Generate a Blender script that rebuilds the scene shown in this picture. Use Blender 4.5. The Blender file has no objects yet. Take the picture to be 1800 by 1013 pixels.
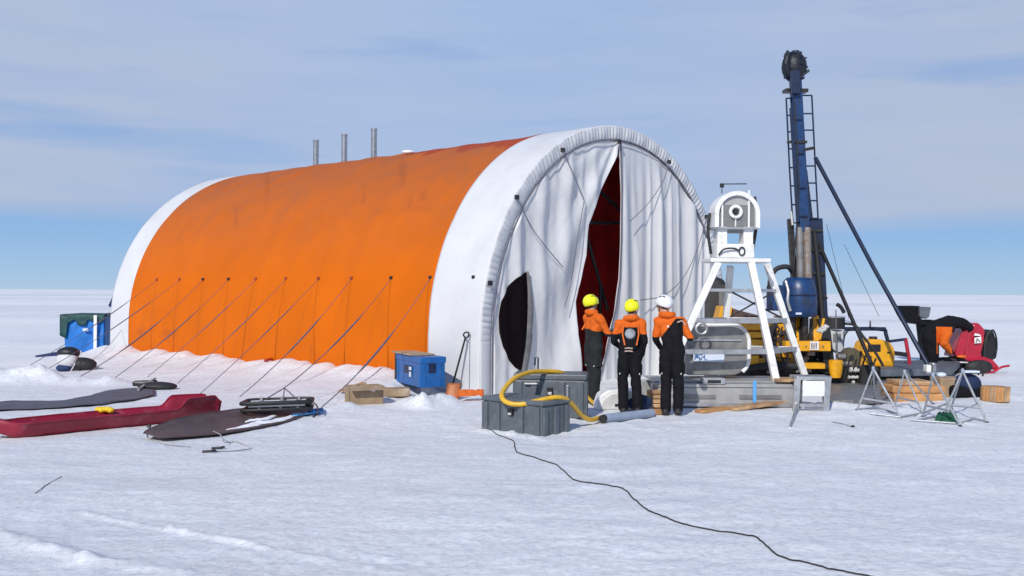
import bpy, bmesh, math, random
import numpy as np
from mathutils import Vector, Matrix, noise as mnoise
random.seed(4)
S = bpy.context.scene
col = S.collection
R = math.radians

# ---------------------------------------------------------------- camera
FPX, PIT, ROL, CH = 1650.0, 0.0040, 0.0063, 1.90       # focal length in photo pixels, pitch, roll, eye height
_cp, _sp, _cr, _sr = math.cos(PIT), math.sin(PIT), math.cos(ROL), math.sin(ROL)
FWD = Vector((0, _cp, _sp)); RGT = Vector((1, 0, 0)); UPV = Vector((0, -_sp, _cp))
EYE = Vector((0, 0, CH))
cam = bpy.data.cameras.new('camera'); co = bpy.data.objects.new('camera', cam); col.objects.link(co)
cam.sensor_width = 36; cam.lens = 36 * FPX / 1800; cam.clip_end = 20000; cam.clip_start = 0.1
ax_r = RGT * _cr + UPV * _sr; ax_u = UPV * _cr - RGT * _sr
co.matrix_world = Matrix(((ax_r.x, ax_u.x, -FWD.x, EYE.x), (ax_r.y, ax_u.y, -FWD.y, EYE.y), (ax_r.z, ax_u.z, -FWD.z, EYE.z), (0, 0, 0, 1)))
S.camera = co
S.render.resolution_x, S.render.resolution_y = 1024, 576
S.view_settings.view_transform = 'Standard'; S.view_settings.look = 'None'
S.view_settings.gamma = 1; S.view_settings.exposure = 0.13

# ---------------------------------------------------------------- sun and sky
SUN = Vector((-0.36, -0.93, 0)).normalized(); ELEV = R(35)
SUN = Vector((SUN.x * math.cos(ELEV), SUN.y * math.cos(ELEV), math.sin(ELEV)))
sl = bpy.data.lights.new('sun', 'SUN'); sl.energy = 3.3; sl.angle = R(0.6); sl.color = (1.0, 0.95, 0.875)
so = bpy.data.objects.new('sun', sl); col.objects.link(so); so.rotation_euler = SUN.to_track_quat('Z', 'Y').to_euler(); so.location = (-20, -20, 30)
W = bpy.data.worlds.new('World'); S.world = W; W.use_nodes = True
nt = W.node_tree; N = nt.nodes; L = nt.links; N.clear()
out = N.new('ShaderNodeOutputWorld'); bg = N.new('ShaderNodeBackground'); bg.inputs['Strength'].default_value = 0.1
sky = N.new('ShaderNodeTexSky'); sky.sky_type = 'NISHITA'; sky.sun_disc = False; sky.sun_elevation = ELEV
sky.sun_rotation = math.atan2(SUN.x, SUN.y); sky.altitude = 2000; sky.dust_density = 0.3
tc = N.new('ShaderNodeTexCoord'); sep = N.new('ShaderNodeSeparateXYZ'); L.new(tc.outputs['Generated'], sep.inputs[0])
def wramp(stops, fac):
    r = N.new('ShaderNodeValToRGB'); e = r.color_ramp.elements
    while len(e) < len(stops): e.new(0.5)
    for i, (p, c) in enumerate(stops):
        e[i].position = p; e[i].color = (*c, 1) if len(c) == 3 else c
    L.new(fac, r.inputs[0]); return r.outputs[0]
def wmath(op, a, b):
    m = N.new('ShaderNodeMath'); m.operation = op
    for i, v in enumerate((a, b)):
        if isinstance(v, (int, float)): m.inputs[i].default_value = v
        else: L.new(v, m.inputs[i])
    return m.outputs[0]
def wmix(f, a, b):
    m = N.new('ShaderNodeMix'); m.data_type = 'RGBA'; m.clamp_result = False
    for s, v in ((m.inputs[0], f), (m.inputs[6], a), (m.inputs[7], b)):
        if isinstance(v, (int, float)): s.default_value = v
        elif isinstance(v, tuple): s.default_value = (*v, 1)
        else: L.new(v, s)
    return m.outputs[2]
def wnoise(scale, detail, rough, sx, sy, sz, off=0):
    mp = N.new('ShaderNodeMapping'); mp.inputs['Scale'].default_value = (sx, sy, sz); mp.inputs['Location'].default_value = (off, off * .7, off * .3)
    L.new(tc.outputs['Generated'], mp.inputs[0]); n = N.new('ShaderNodeTexNoise'); n.inputs['Scale'].default_value = scale
    n.inputs['Detail'].default_value = detail; n.inputs['Roughness'].default_value = rough; L.new(mp.outputs[0], n.inputs['Vector']); return n.outputs['Fac']
base = wramp([(0.0, (.37, .52, .69)), (.02, (.32, .49, .70)), (.05, (.26, .44, .70)), (.09, (.22, .39, .68)), (.3, (.17, .31, .62)), (1, (.05, .12, .33))], sep.outputs['Z'])
sc = N.new('ShaderNodeVectorMath'); sc.operation = 'SCALE'; sc.inputs['Scale'].default_value = 10; L.new(base, sc.inputs[0])
blue = wmix(0.97, sky.outputs[0], sc.outputs[0])
n1 = wnoise(2.4, 5, .5, 1, 1, 7, 3.1)           # long streaks
n2 = wnoise(2.0, 4, .5, 1, 1, 2.5, 7.7)          # broad tone
n3 = wnoise(4.0, 5, .5, 1, 1, 8, 1.3)
zz = wmath('ADD', sep.outputs['Z'], wmath('MULTIPLY', wmath('SUBTRACT', n1, .5), .035))
edge = wramp([(0.066, (0, 0, 0)), (0.086, (1, 1, 1))], zz)
fade = wramp([(0.3, (1, 1, 1)), (0.75, (0, 0, 0))], sep.outputs['Z'])
gaps = wramp([(0.30, (.35, .35, .35)), (0.46, (1, 1, 1))], n1)
veil = wramp([(0.35, (.82, .82, .82)), (0.6, (.98, .98, .98))], n3)
cmask = wmath('MULTIPLY', wmath('MULTIPLY', edge, fade), wmath('MULTIPLY', gaps, veil))
side = wmath('ABSOLUTE', sep.outputs['X'], 0)
tone = wmath('ADD', wmath('MULTIPLY', side, 1.1), wmath('MULTIPLY', n2, .7))
ccol = wramp([(.35, (.36, .475, .70)), (.95, (.425, .485, .62))], tone)
sc2 = N.new('ShaderNodeVectorMath'); sc2.operation = 'SCALE'; sc2.inputs['Scale'].default_value = 10; L.new(ccol, sc2.inputs[0])
L.new(wmix(cmask, blue, sc2.outputs[0]), bg.inputs['Color']); L.new(bg.outputs[0], out.inputs[0])

# ---------------------------------------------------------------- pixel -> place helpers
def ray(px, py):
    u, v = px - 900, py - 506.5
    u, v = _cr * u + _sr * v, -_sr * u + _cr * v
    return FWD * FPX + RGT * u - UPV * v
def G(px, py, z=0.0):
    d = ray(px, py); return EYE + d * ((z - CH) / d.z)
def A(px, py, Y):
    d = ray(px, py); return EYE + d * (Y / d.y)
def PX(p):
    d = Vector(p) - EYE; y = d.dot(FWD); u = FPX * d.x / y; v = -FPX * d.dot(UPV) / y
    return 900 + _cr * u - _sr * v, 506.5 + _sr * u + _cr * v

# ---------------------------------------------------------------- materials
def mat(name, c, rough=.6, metal=0.0, var=.12, vscale=6, bump=.0, bscale=30, c2=None, coat=0, trans=0.0, spec=.5, dirt=None):
    m = bpy.data.materials.new(name); m.use_nodes = True; t = m.node_tree; n, l = t.nodes, t.links
    b = n['Principled BSDF']; b.inputs['Roughness'].default_value = rough; b.inputs['Metallic'].default_value = metal
    b.inputs['Specular IOR Level'].default_value = spec
    if coat: b.inputs['Coat Weight'].default_value = coat
    tcn = n.new('ShaderNodeTexCoord'); ns = n.new('ShaderNodeTexNoise'); ns.inputs['Scale'].default_value = vscale; ns.inputs['Detail'].default_value = 6
    l.new(tcn.outputs['Object'], ns.inputs['Vector'])
    rp = n.new('ShaderNodeValToRGB'); rp.color_ramp.elements[0].position = .3; rp.color_ramp.elements[1].position = .7
    d = c2 or tuple(v * (1 - var) for v in c); rp.color_ramp.elements[0].color = (*d, 1)
    rp.color_ramp.elements[1].color = (*[min(1, v * (1 + var * .5)) for v in c], 1); l.new(ns.outputs['Fac'], rp.inputs[0])
    last = rp.outputs[0]
    if dirt:
        dc, amt, ds = dirt
        n2 = n.new('ShaderNodeTexNoise'); n2.inputs['Scale'].default_value = ds; n2.inputs['Detail'].default_value = 8; n2.inputs['Roughness'].default_value = .65
        l.new(tcn.outputs['Object'], n2.inputs['Vector'])
        r2 = n.new('ShaderNodeValToRGB'); r2.color_ramp.elements[0].position = .52; r2.color_ramp.elements[1].position = .68
        r2.color_ramp.elements[0].color = (0, 0, 0, 1); r2.color_ramp.elements[1].color = (amt, amt, amt, 1); l.new(n2.outputs['Fac'], r2.inputs[0])
        mx = n.new('ShaderNodeMix'); mx.data_type = 'RGBA'; l.new(r2.outputs[0], mx.inputs[0]); l.new(last, mx.inputs[6]); mx.inputs[7].default_value = (*dc, 1); last = mx.outputs[2]
    l.new(last, b.inputs['Base Color'])
    if bump:
        n3 = n.new('ShaderNodeTexNoise'); n3.inputs['Scale'].default_value = bscale; n3.inputs['Detail'].default_value = 5; l.new(tcn.outputs['Object'], n3.inputs['Vector'])
        bp = n.new('ShaderNodeBump'); bp.inputs['Strength'].default_value = bump; bp.inputs['Distance'].default_value = .02; l.new(n3.outputs['Fac'], bp.inputs['Height']); l.new(bp.outputs[0], b.inputs['Normal'])
    if trans:
        tr = n.new('ShaderNodeBsdfTranslucent'); l.new(last, tr.inputs[0]); ms = n.new('ShaderNodeMixShader'); ms.inputs[0].default_value = trans
        l.new(b.outputs[0], ms.inputs[1]); l.new(tr.outputs[0], ms.inputs[2]); l.new(ms.outputs[0], n['Material Output'].inputs[0])
    return m
M = {}
M['white_fab'] = mat('white_fabric', (.80, .81, .83), .55, var=.05, vscale=1.2, bump=.12, bscale=14, trans=.25, dirt=((.5, .5, .5), .18, 1.5))
M['curtain'] = mat('curtain_fabric', (.84, .84, .85), .5, var=.06, vscale=1.0, bump=.12, bscale=9, trans=.2, dirt=((.5, .5, .52), .18, 1.4))
M['liner'] = mat('red_liner', (.80, .03, .035), .8, var=.2, vscale=2, trans=.6)
M['rope'] = mat('grey_rope', (.13, .12, .16), .8, var=.3, vscale=20)
M['rope2'] = mat('pale_rope', (.35, .33, .33), .8, var=.3, vscale=20)
M['black'] = mat('black_plastic', (.012, .012, .014), .5, var=.3)
M['rubber'] = mat('black_rubber', (.02, .02, .022), .65, var=.4, bump=.2)
M['pipe'] = mat('steel_pipe', (.42, .43, .45), .32, .85, var=.2, vscale=10)
M['alu'] = mat('aluminium', (.50, .50, .51), .42, .75, var=.25, vscale=5, bump=.08, bscale=20, dirt=((.20, .19, .18), .5, 4))
M['alu_dk'] = mat('dull_aluminium', (.27, .265, .26), .5, .5, var=.3, vscale=5, bump=.1, dirt=((.1, .1, .1), .5, 3))
M['alu_mid'] = mat('bare_aluminium', (.42, .42, .415), .45, .35, var=.15, vscale=5, bump=.06, dirt=((.2, .2, .19), .35, 3))
M['white_paint'] = mat('white_paint', (.80, .80, .79), .4, var=.08, vscale=5, dirt=((.38, .34, .3), .45, 6))
M['navy'] = mat('navy_paint', (.008, .042, .14), .38, var=.35, vscale=8, dirt=((.03, .03, .035), .7, 5))
M['navy_dk'] = mat('dark_navy_paint', (.006, .018, .06), .45, var=.4, vscale=8, dirt=((.02, .02, .02), .7, 5))
M['yellow'] = mat('yellow_paint', (.80, .38, .008), .42, var=.15, vscale=6, dirt=((.20, .11, .03), .4, 7))
M['head_dark'] = mat('dark_blue_black_steel', (.012, .017, .026), .45, .3, var=.5, vscale=14, bump=.6, bscale=30)
M['plain_white'] = mat('off_white_board', (.74, .74, .72), .5, var=.04)
M['hose'] = mat('yellow_hose', (.72, .42, .02), .4, var=.2, vscale=12, dirt=((.35, .22, .03), .5, 12))
M['grease'] = mat('greasy_steel', (.045, .04, .038), .42, .4, var=.6, vscale=12, bump=.5, bscale=30, c2=(.015, .014, .014))
M['rust'] = mat('rusty_steel', (.16, .10, .065), .6, .3, var=.5, vscale=14, c2=(.30, .29, .28))
M['case'] = mat('grey_case_plastic', (.095, .112, .13), .45, var=.2, vscale=5, bump=.05, dirt=((.20, .22, .24), .35, 9))
M['blue'] = mat('blue_plastic', (.008, .11, .36), .42, var=.2, vscale=6, dirt=((.15, .2, .3), .2, 9))
M['bluetarp'] = mat('blue_tarp', (.008, .17, .58), .5, var=.35, vscale=3, bump=.4, bscale=6)
M['green'] = mat('dark_green_tarp', (.008, .06, .06), .6, var=.4, vscale=4, bump=.4, bscale=6)
M['card'] = mat('cardboard', (.34, .24, .15), .85, var=.25, vscale=5, dirt=((.55, .5, .45), .4, 4))
M['wood'] = mat('light_wood', (.50, .26, .10), .7, var=.35, vscale=4, bump=.3, bscale=20, c2=(.32, .15, .055))
M['wood2'] = mat('pale_wood', (.52, .34, .18), .7, var=.3, vscale=6, c2=(.25, .13, .06))
M['orange'] = mat('orange_cloth', (.75, .15, .015), .7, var=.2, vscale=8, bump=.3, bscale=25)
M['pulk'] = mat('crimson_plastic', (.28, .012, .035), .42, var=.25, vscale=3, bump=.06, bscale=12, dirt=((.40, .13, .16), .35, 5))
M['brown'] = mat('brown_sheet', (.095, .062, .057), .55, var=.3, vscale=4, bump=.2, bscale=8)
M['mat'] = mat('dark_grey_mat', (.085, .08, .10), .55, var=.25, vscale=3, bump=.3, bscale=10)
M['deck'] = mat('slate_deck', (.10, .115, .14), .6, var=.3, vscale=4, dirt=((.25, .27, .3), .3, 5))
M['snowc'] = mat('packed_snow', (.86, .87, .90), .7, var=.05, bump=.6, bscale=20)
M['skin'] = mat('skin', (.45, .25, .17), .55, var=.1, vscale=12)
M['suit'] = mat('black_suit', (.007, .007, .010), .85, spec=.2, var=.3, vscale=10, bump=.5, bscale=25)
M['suit2'] = mat('charcoal_suit', (.022, .024, .026), .85, spec=.2, var=.3, vscale=10, bump=.5, bscale=25)
M['jacket'] = mat('orange_jacket', (.66, .125, .012), .8, spec=.2, var=.15, vscale=10, bump=.5, bscale=22)
M['helmet_y'] = mat('neon_yellow_helmet', (.83, .86, .01), .35, var=.05, coat=.3)
M['helmet_w'] = mat('white_helmet', (.78, .79, .82), .35, var=.05, coat=.3)
M['hair'] = mat('dark_hair', (.02, .015, .012), .8)
M['glove'] = mat('pale_glove', (.48, .36, .30), .7)
M['disc'] = mat('grey_disc', (.30, .32, .36), .4, var=.4, vscale=14)
M['red'] = mat('red_fairing', (.42, .008, .03), .3, var=.2, vscale=5, coat=.3)
M['navy_cloth'] = mat('navy_cloth', (.012, .03, .11), .8, var=.3, bump=.3)
M['tape'] = mat('light_blue_strap', (.10, .36, .75), .6)
M['yglove'] = mat('yellow_cloth', (.80, .55, .02), .7)
M['netg'] = mat('green_cord', (.01, .12, .05), .8, var=.4, vscale=20, bump=.5)
M['label'] = mat('label_white', (.62, .70, .82), .4, var=.05)
M['label_b'] = mat('label_blue', (.06, .14, .34), .4, var=.3, vscale=40)
M['grey'] = mat('light_grey_plastic', (.55, .55, .55), .5, var=.15)
M['duct'] = mat('blue_grey_duct', (.30, .36, .46), .5, var=.15, vscale=6, bump=.2)
M['steel_dull'] = mat('galvanised_tube', (.38, .40, .43), .5, .4, var=.3, vscale=15)
M['bigbag'] = mat('blue_bag', (.006, .022, .075), .8, var=.3, bump=.4)

def orange_cover():
    m = mat('orange_cover', (.76, .165, .003), .6, spec=.15, var=.08, vscale=.9, bump=.35, bscale=5, trans=.25)
    t = m.node_tree; n, l = t.nodes, t.links
    b = n['Principled BSDF']; src = b.inputs['Base Color'].links[0].from_socket
    # sun-faded fabric towards the ridge, scuffs, smears of red repair
    geo = n.new('ShaderNodeTexCoord'); sp = n.new('ShaderNodeSeparateXYZ'); l.new(geo.outputs['Object'], sp.inputs[0])
    mr = n.new('ShaderNodeMapRange'); mr.inputs[1].default_value = 2.2; mr.inputs[2].default_value = 4.6; l.new(sp.outputs['Z'], mr.inputs[0])
    ns = n.new('ShaderNodeTexNoise'); ns.inputs['Scale'].default_value = 1.5; ns.inputs['Detail'].default_value = 7; l.new(geo.outputs['Object'], ns.inputs['Vector'])
    mu = n.new('ShaderNodeMath'); mu.operation = 'MULTIPLY'; l.new(mr.outputs[0], mu.inputs[0]); l.new(ns.outputs['Fac'], mu.inputs[1])
    mx = n.new('ShaderNodeMix'); mx.data_type = 'RGBA'; l.new(mu.outputs[0], mx.inputs[0]); l.new(src, mx.inputs[6]); mx.inputs[7].default_value = (.40, .14, .06, 1)
    # streak scuffs
    mp = n.new('ShaderNodeMapping'); mp.inputs['Scale'].default_value = (2.2, 2.2, .8); l.new(geo.outputs['Object'], mp.inputs[0])
    n4 = n.new('ShaderNodeTexNoise'); n4.inputs['Scale'].default_value = 2.6; n4.inputs['Detail'].default_value = 9; n4.inputs['Roughness'].default_value = .7; l.new(mp.outputs[0], n4.inputs['Vector'])
    r4 = n.new('ShaderNodeValToRGB'); r4.color_ramp.elements[0].position = .67; r4.color_ramp.elements[1].position = .74
    r4.color_ramp.elements[0].color = (0, 0, 0, 1); r4.color_ramp.elements[1].color = (.5, .5, .5, 1); l.new(n4.outputs['Fac'], r4.inputs[0])
    mx2 = n.new('ShaderNodeMix'); mx2.data_type = 'RGBA'; l.new(r4.outputs[0], mx2.inputs[0]); l.new(mx.outputs[2], mx2.inputs[6]); mx2.inputs[7].default_value = (.42, .05, .02, 1)
    last = mx2.outputs[2]
    for nm, c, f in (('red', (.42, .035, .02), .6), ('scuff', (.27, .065, .035), .30)):
        at = n.new('ShaderNodeAttribute'); at.attribute_name = nm; mf = n.new('ShaderNodeMath'); mf.operation = 'MULTIPLY'; mf.inputs[1].default_value = f; l.new(at.outputs['Fac'], mf.inputs[0])
        mm = n.new('ShaderNodeMix'); mm.data_type = 'RGBA'; l.new(mf.outputs[0], mm.inputs[0]); l.new(last, mm.inputs[6]); mm.inputs[7].default_value = (*c, 1); last = mm.outputs[2]
    l.new(last, b.inputs['Base Color'])
    for nd in n:
        if nd.type == 'BSDF_TRANSLUCENT': l.new(last, nd.inputs[0])
    return m
M['cover'] = orange_cover()

def snow():
    m = bpy.data.materials.new('snow'); m.use_nodes = True; t = m.node_tree; n, l = t.nodes, t.links
    b = n['Principled BSDF']; b.inputs['Roughness'].default_value = .62; b.inputs['Specular IOR Level'].default_value = .35
    g = n.new('ShaderNodeTexCoord')
    def nz(scale, det, rough, s=(1, 1, 1), rot=0):
        mp = n.new('ShaderNodeMapping'); mp.inputs['Scale'].default_value = s; mp.inputs['Rotation'].default_value = (0, 0, rot); l.new(g.outputs['Object'], mp.inputs[0])
        x = n.new('ShaderNodeTexNoise'); x.inputs['Scale'].default_value = scale; x.inputs['Detail'].default_value = det; x.inputs['Roughness'].default_value = rough; l.new(mp.outputs[0], x.inputs['Vector']); return x.outputs['Fac']
    def rp(f, a, b_, lo, hi):
        r = n.new('ShaderNodeValToRGB'); r.color_ramp.elements[0].position = lo; r.color_ramp.elements[1].position = hi
        r.color_ramp.elements[0].color = (*a, 1); r.color_ramp.elements[1].color = (*b_, 1); l.new(f, r.inputs[0]); return r.outputs[0]
    def mx(f, a, b_, blend='MIX'):
        x = n.new('ShaderNodeMix'); x.data_type = 'RGBA'; x.blend_type = blend
        for s, v in ((x.inputs[0], f), (x.inputs[6], a), (x.inputs[7], b_)):
            if isinstance(v, (int, float)): s.default_value = v
            elif isinstance(v, tuple): s.default_value = (*v, 1)
            else: l.new(v, s)
        return x.outputs[2]
    big = nz(.22, 5, .55, (1, 2.2, 1)); crust = nz(2.0, 9, .66, (.9, 1.35, 1), .15); fine = nz(20, 6, .7, (.8, 1.0, 1))
    rip = nz(2.4, 6, .62, (.7, 1.25, 1), .2); far = nz(.03, 4, .5, (.12, 1.0, 1))
    c = rp(big, (.82, .82, .815), (.90, .90, .89), .35, .65)
    c = mx(rp(crust, (0, 0, 0), (.9, .9, .9), .53, .64), c, (.96, .96, .955))
    c = mx(1.0, c, rp(fine, (.82, .825, .84), (1, 1, 1), .40, .52), 'MULTIPLY')
    c = mx(1.0, c, rp(far, (.84, .86, .89), (1, 1, 1), .42, .54), 'MULTIPLY')
    l.new(c, b.inputs['Base Color'])
    prev = None
    for f, st, ds in ((crust, .42, .045), (rip, .42, .05), (fine, .55, .011)):
        bp = n.new('ShaderNodeBump'); bp.inputs['Strength'].default_value = st; bp.inputs['Distance'].default_value = ds; l.new(f, bp.inputs['Height'])
        if prev: l.new(prev, bp.inputs['Normal'])
        prev = bp.outputs[0]
    l.new(prev, b.inputs['Normal'])
    return m
M['snow'] = snow()

# ---------------------------------------------------------------- mesh helpers
class MB:
    def __init__(s): s.v = []; s.f = []
    def add(s, vs, fs):
        k = len(s.v); s.v += [Vector(p) for p in vs]; s.f += [tuple(i + k for i in f) for f in fs]; return s
    def hexa(s, p):   # 8 corners: bottom 4 ccw, top 4 ccw
        return s.add(p, [(3, 2, 1, 0), (4, 5, 6, 7), (0, 1, 5, 4), (1, 2, 6, 5), (2, 3, 7, 6), (3, 0, 4, 7)])
    def box(s, F, x0, x1, y0, y1, z0, z1):
        return s.hexa([F(x0, y0, z0), F(x1, y0, z0), F(x1, y1, z0), F(x0, y1, z0), F(x0, y0, z1), F(x1, y0, z1), F(x1, y1, z1), F(x0, y1, z1)])
    def bar(s, a, b, w, h=None, up=(0, 0, 1)):
        h = h or w; a, b = Vector(a), Vector(b); d = (b - a).normalized(); u = Vector(up)
        if abs(d.dot(u)) > .97: u = Vector((0, 1, 0))
        r = d.cross(u).normalized(); u = r.cross(d).normalized(); r *= w / 2; u *= h / 2
        return s.hexa([a - r - u, a + r - u, b + r - u, b - r - u, a - r + u, a + r + u, b + r + u, b - r + u])
    def cyl(s, a, b, r0, r1=None, n=12):
        r1 = r0 if r1 is None else r1; return s.tube([a, b], [r0, r1], n)
    def tube(s, pts, r, n=8, closed=False):
        pts = [Vector(p) for p in pts]; m = len(pts); rs = r if isinstance(r, (list, tuple)) else [r] * m
        t0 = (pts[1] - pts[0]).normalized(); u = Vector((0, 0, 1)) if abs(t0.z) < .9 else Vector((1, 0, 0)); u = (u - t0 * u.dot(t0)).normalized(); vs = []
        for i, p in enumerate(pts):
            if closed: t = (pts[(i + 1) % m] - pts[i - 1]).normalized()
            else: t = (pts[min(i + 1, m - 1)] - pts[max(i - 1, 0)]).normalized()
            u = (u - t * u.dot(t)).normalized(); w = t.cross(u)
            for k in range(n): a = 2 * math.pi * k / n; vs.append(p + (u * math.cos(a) + w * math.sin(a)) * rs[i])
        fs = []
        for i in range(m if closed else m - 1):
            j = (i + 1) % m
            for k in range(n): fs.append((i * n + k, i * n + (k + 1) % n, j * n + (k + 1) % n, j * n + k))
        if not closed: fs += [tuple(range(n - 1, -1, -1)), tuple((m - 1) * n + k for k in range(n))]
        return s.add(vs, fs)
    def ell(s, c, rx, ry, rz, F=None, nu=16, nv=10, cut=-1.0):
        c = Vector(c); vs = []; fs = []
        for j in range(nv + 1):
            ph = math.pi * j / nv
            for i in range(nu):
                a = 2 * math.pi * i / nu; q = Vector((rx * math.sin(ph) * math.cos(a), ry * math.sin(ph) * math.sin(a), max(cut * rz, rz * math.cos(ph))))
                vs.append(c + (F.dir(q) if F else q))
        for j in range(nv):
            for i in range(nu): fs.append((j * nu + i, (j + 1) * nu + i, (j + 1) * nu + (i + 1) % nu, j * nu + (i + 1) % nu))
        return s.add(vs, fs)
    def prism(s, poly, d):   # planar polygon of 3D points extruded by vector d
        d = Vector(d); n = len(poly); vs = [Vector(p) for p in poly] + [Vector(p) + d for p in poly]
        return s.add(vs, [tuple(range(n - 1, -1, -1)), tuple(range(n, 2 * n))] + [(i, (i + 1) % n, n + (i + 1) % n, n + i) for i in range(n)])
    def sheet(s, rows):      # grid of points
        m = len(rows); n = len(rows[0]); return s.add([p for r in rows for p in r], [(i * n + k, i * n + k + 1, (i + 1) * n + k + 1, (i + 1) * n + k) for i in range(m - 1) for k in range(n - 1)])
    def build(s, name, m, parent=None, origin=None, smooth=False, bevel=0, solid=0):
        o0 = Vector(parent['_o']) if parent is not None else Vector(origin or (0, 0, 0))
        me = bpy.data.meshes.new(name); me.from_pydata([tuple(p - o0) for p in s.v], [], s.f); me.materials.append(M[m] if isinstance(m, str) else m)
        bm = bmesh.new(); bm.from_mesh(me); bmesh.ops.remove_doubles(bm, verts=bm.verts, dist=1e-5)
        if not solid: bmesh.ops.recalc_face_normals(bm, faces=bm.faces)
        bm.to_mesh(me); bm.free()
        if smooth: me.shade_smooth()
        o = bpy.data.objects.new(name, me); col.objects.link(o)
        if smooth and not solid:
            try: me.set_sharp_from_angle(angle=R(40))
            except Exception: pass
        if parent is not None: o.parent = parent; REC.append((o, o0))
        else: o.location = o0; REC.append((o, o0))
        o['_o'] = tuple(o0)
        if bevel: md = o.modifiers.new('bevel', 'BEVEL'); md.width = bevel; md.segments = 2; md.limit_method = 'ANGLE'
        if solid: md = o.modifiers.new('thickness', 'SOLIDIFY'); md.thickness = solid; md.offset = 0
        return o
REC = []
class Fr:   # a local frame: origin, yaw
    def __init__(s, o, yaw=0.0, tilt=None):
        s.o = Vector(o); s.m = Matrix.Rotation(yaw, 3, 'Z')
        if tilt is not None: s.m = s.m @ tilt
    def __call__(s, x, y, z): return s.o + s.m @ Vector((x, y, z))
    def dir(s, q): return s.m @ Vector(q)
def tag(o, label, cat, group=None, kind=None):
    if label: o['label'] = label
    if cat: o['category'] = cat
    if group: o['group'] = group
    if kind: o['kind'] = kind
    return o
def thing(name, loc, label, cat, group=None):
    o = bpy.data.objects.new(name, None); col.objects.link(o); o.location = Vector(loc); o.empty_display_size = .2; o['_o'] = tuple(Vector(loc)); REC.append((o, None))
    return tag(o, label, cat, group)
def struct(o): o['kind'] = 'structure'; return o
def smoothpts(pts, n=8):
    pts = [Vector(p) for p in pts]; o = []
    P = [pts[0] * 2 - pts[1]] + pts + [pts[-1] * 2 - pts[-2]]
    for i in range(1, len(P) - 2):
        for k in range(n):
            t = k / n; a, b, c, d = P[i - 1], P[i], P[i + 1], P[i + 2]
            o.append(.5 * ((2 * b) + (c - a) * t + (2 * a - 5 * b + 4 * c - d) * t * t + (3 * b - a - 3 * c + d) * t ** 3))
    return o + [pts[-1]]
def sag(a, b, d, n=10):
    a, b = Vector(a), Vector(b); return [a.lerp(b, i / n) - Vector((0, 0, d * 4 * (i / n) * (1 - i / n))) for i in range(n + 1)]

# ---------------------------------------------------------------- tent frame
TX, TY, TYAW, TW, TH, TN, TZ, TL = -.5903, 17.2089, .7202, 9.19, 5.52, 2.02, .92, 14.4
fs_, fc_ = math.sin(TYAW), math.cos(TYAW)
def T(a, s, z): return Vector((TX + a * fs_ - s * fc_, TY + a * fc_ + s * fs_, z))
def Tinv(x, y): dx, dy = x - TX, y - TY; return dx * fs_ + dy * fc_, -dx * fc_ + dy * fs_
def archpt(th, inset=0.0):      # th 0..pi -> (a, z)
    c, s = math.cos(th), math.sin(th)
    a = -math.copysign(abs(c) ** (2 / TN), c) * (TW / 2 - inset) + TW / 2; z = max(0, s) ** (2 / TN) * (TH - inset - TZ) + TZ
    return a, z
def arch(n=96, inset=0.0, bottom=-.1):
    p = [archpt(math.pi * i / n, inset) for i in range(n + 1)]
    lo = [(p[0][0], bottom + (TZ - bottom) * k / 6) for k in range(6)]; hi = [(p[-1][0], TZ - (TZ - bottom) * k / 6) for k in range(1, 7)]
    return lo + p + hi
def face_at(px, py, s=0.0):     # where the view ray meets the tent's front plane -> (a, z)
    d = ray(px, py); n = Vector((-fc_, fs_, 0)); p0 = T(0, s, 0); t = (p0 - EYE).dot(n) / d.dot(n); q = EYE + d * t
    a, _ = Tinv(q.x, q.y); return a, q.z
def wall_s(px, z, inset=0.0):   # distance along the near wall where height z shows at photo column px
    zz = max(z, TZ + 1e-4); q = ((zz - TZ) / (TH - inset - TZ)) ** (TN / 2); th = math.asin(min(1, q)); a, z2 = archpt(th, inset)
    lo, hi = -1.0, 15.5
    for _ in range(40):
        m = (lo + hi) / 2
        if PX(T(a, m, z))[0] > px: lo = m
        else: hi = m
    return a, lo

# ---------------------------------------------------------------- ground
def vnoise(x, y, seed):
    xi = np.floor(x).astype(np.int64); yi = np.floor(y).astype(np.int64); xf = x - xi; yf = y - yi
    def h(a, b): v = np.sin(a * 127.1 + b * 311.7 + seed * 74.7) * 43758.5453; return v - np.floor(v)
    u = xf * xf * (3 - 2 * xf); w = yf * yf * (3 - 2 * yf)
    return (h(xi, yi) * (1 - u) + h(xi + 1, yi) * u) * (1 - w) + (h(xi, yi + 1) * (1 - u) + h(xi + 1, yi + 1) * u) * w
def ridge(x, y, p, q, w, h, seed=1):
    dx, dy = q.x - p.x, q.y - p.y; L2 = dx * dx + dy * dy; t = np.clip(((x - p.x) * dx + (y - p.y) * dy) / L2, 0, 1)
    d = np.hypot(x - p.x - t * dx, y - p.y - t * dy); k = .45 + .8 * vnoise(x * 3.1, y * 3.1, seed) - .3 * vnoise(x * 9, y * 9, seed + 1) + .45 * vnoise(x * 22, y * 22, seed + 2)
    return h * k * np.exp(-(d / w) ** 2)
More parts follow.
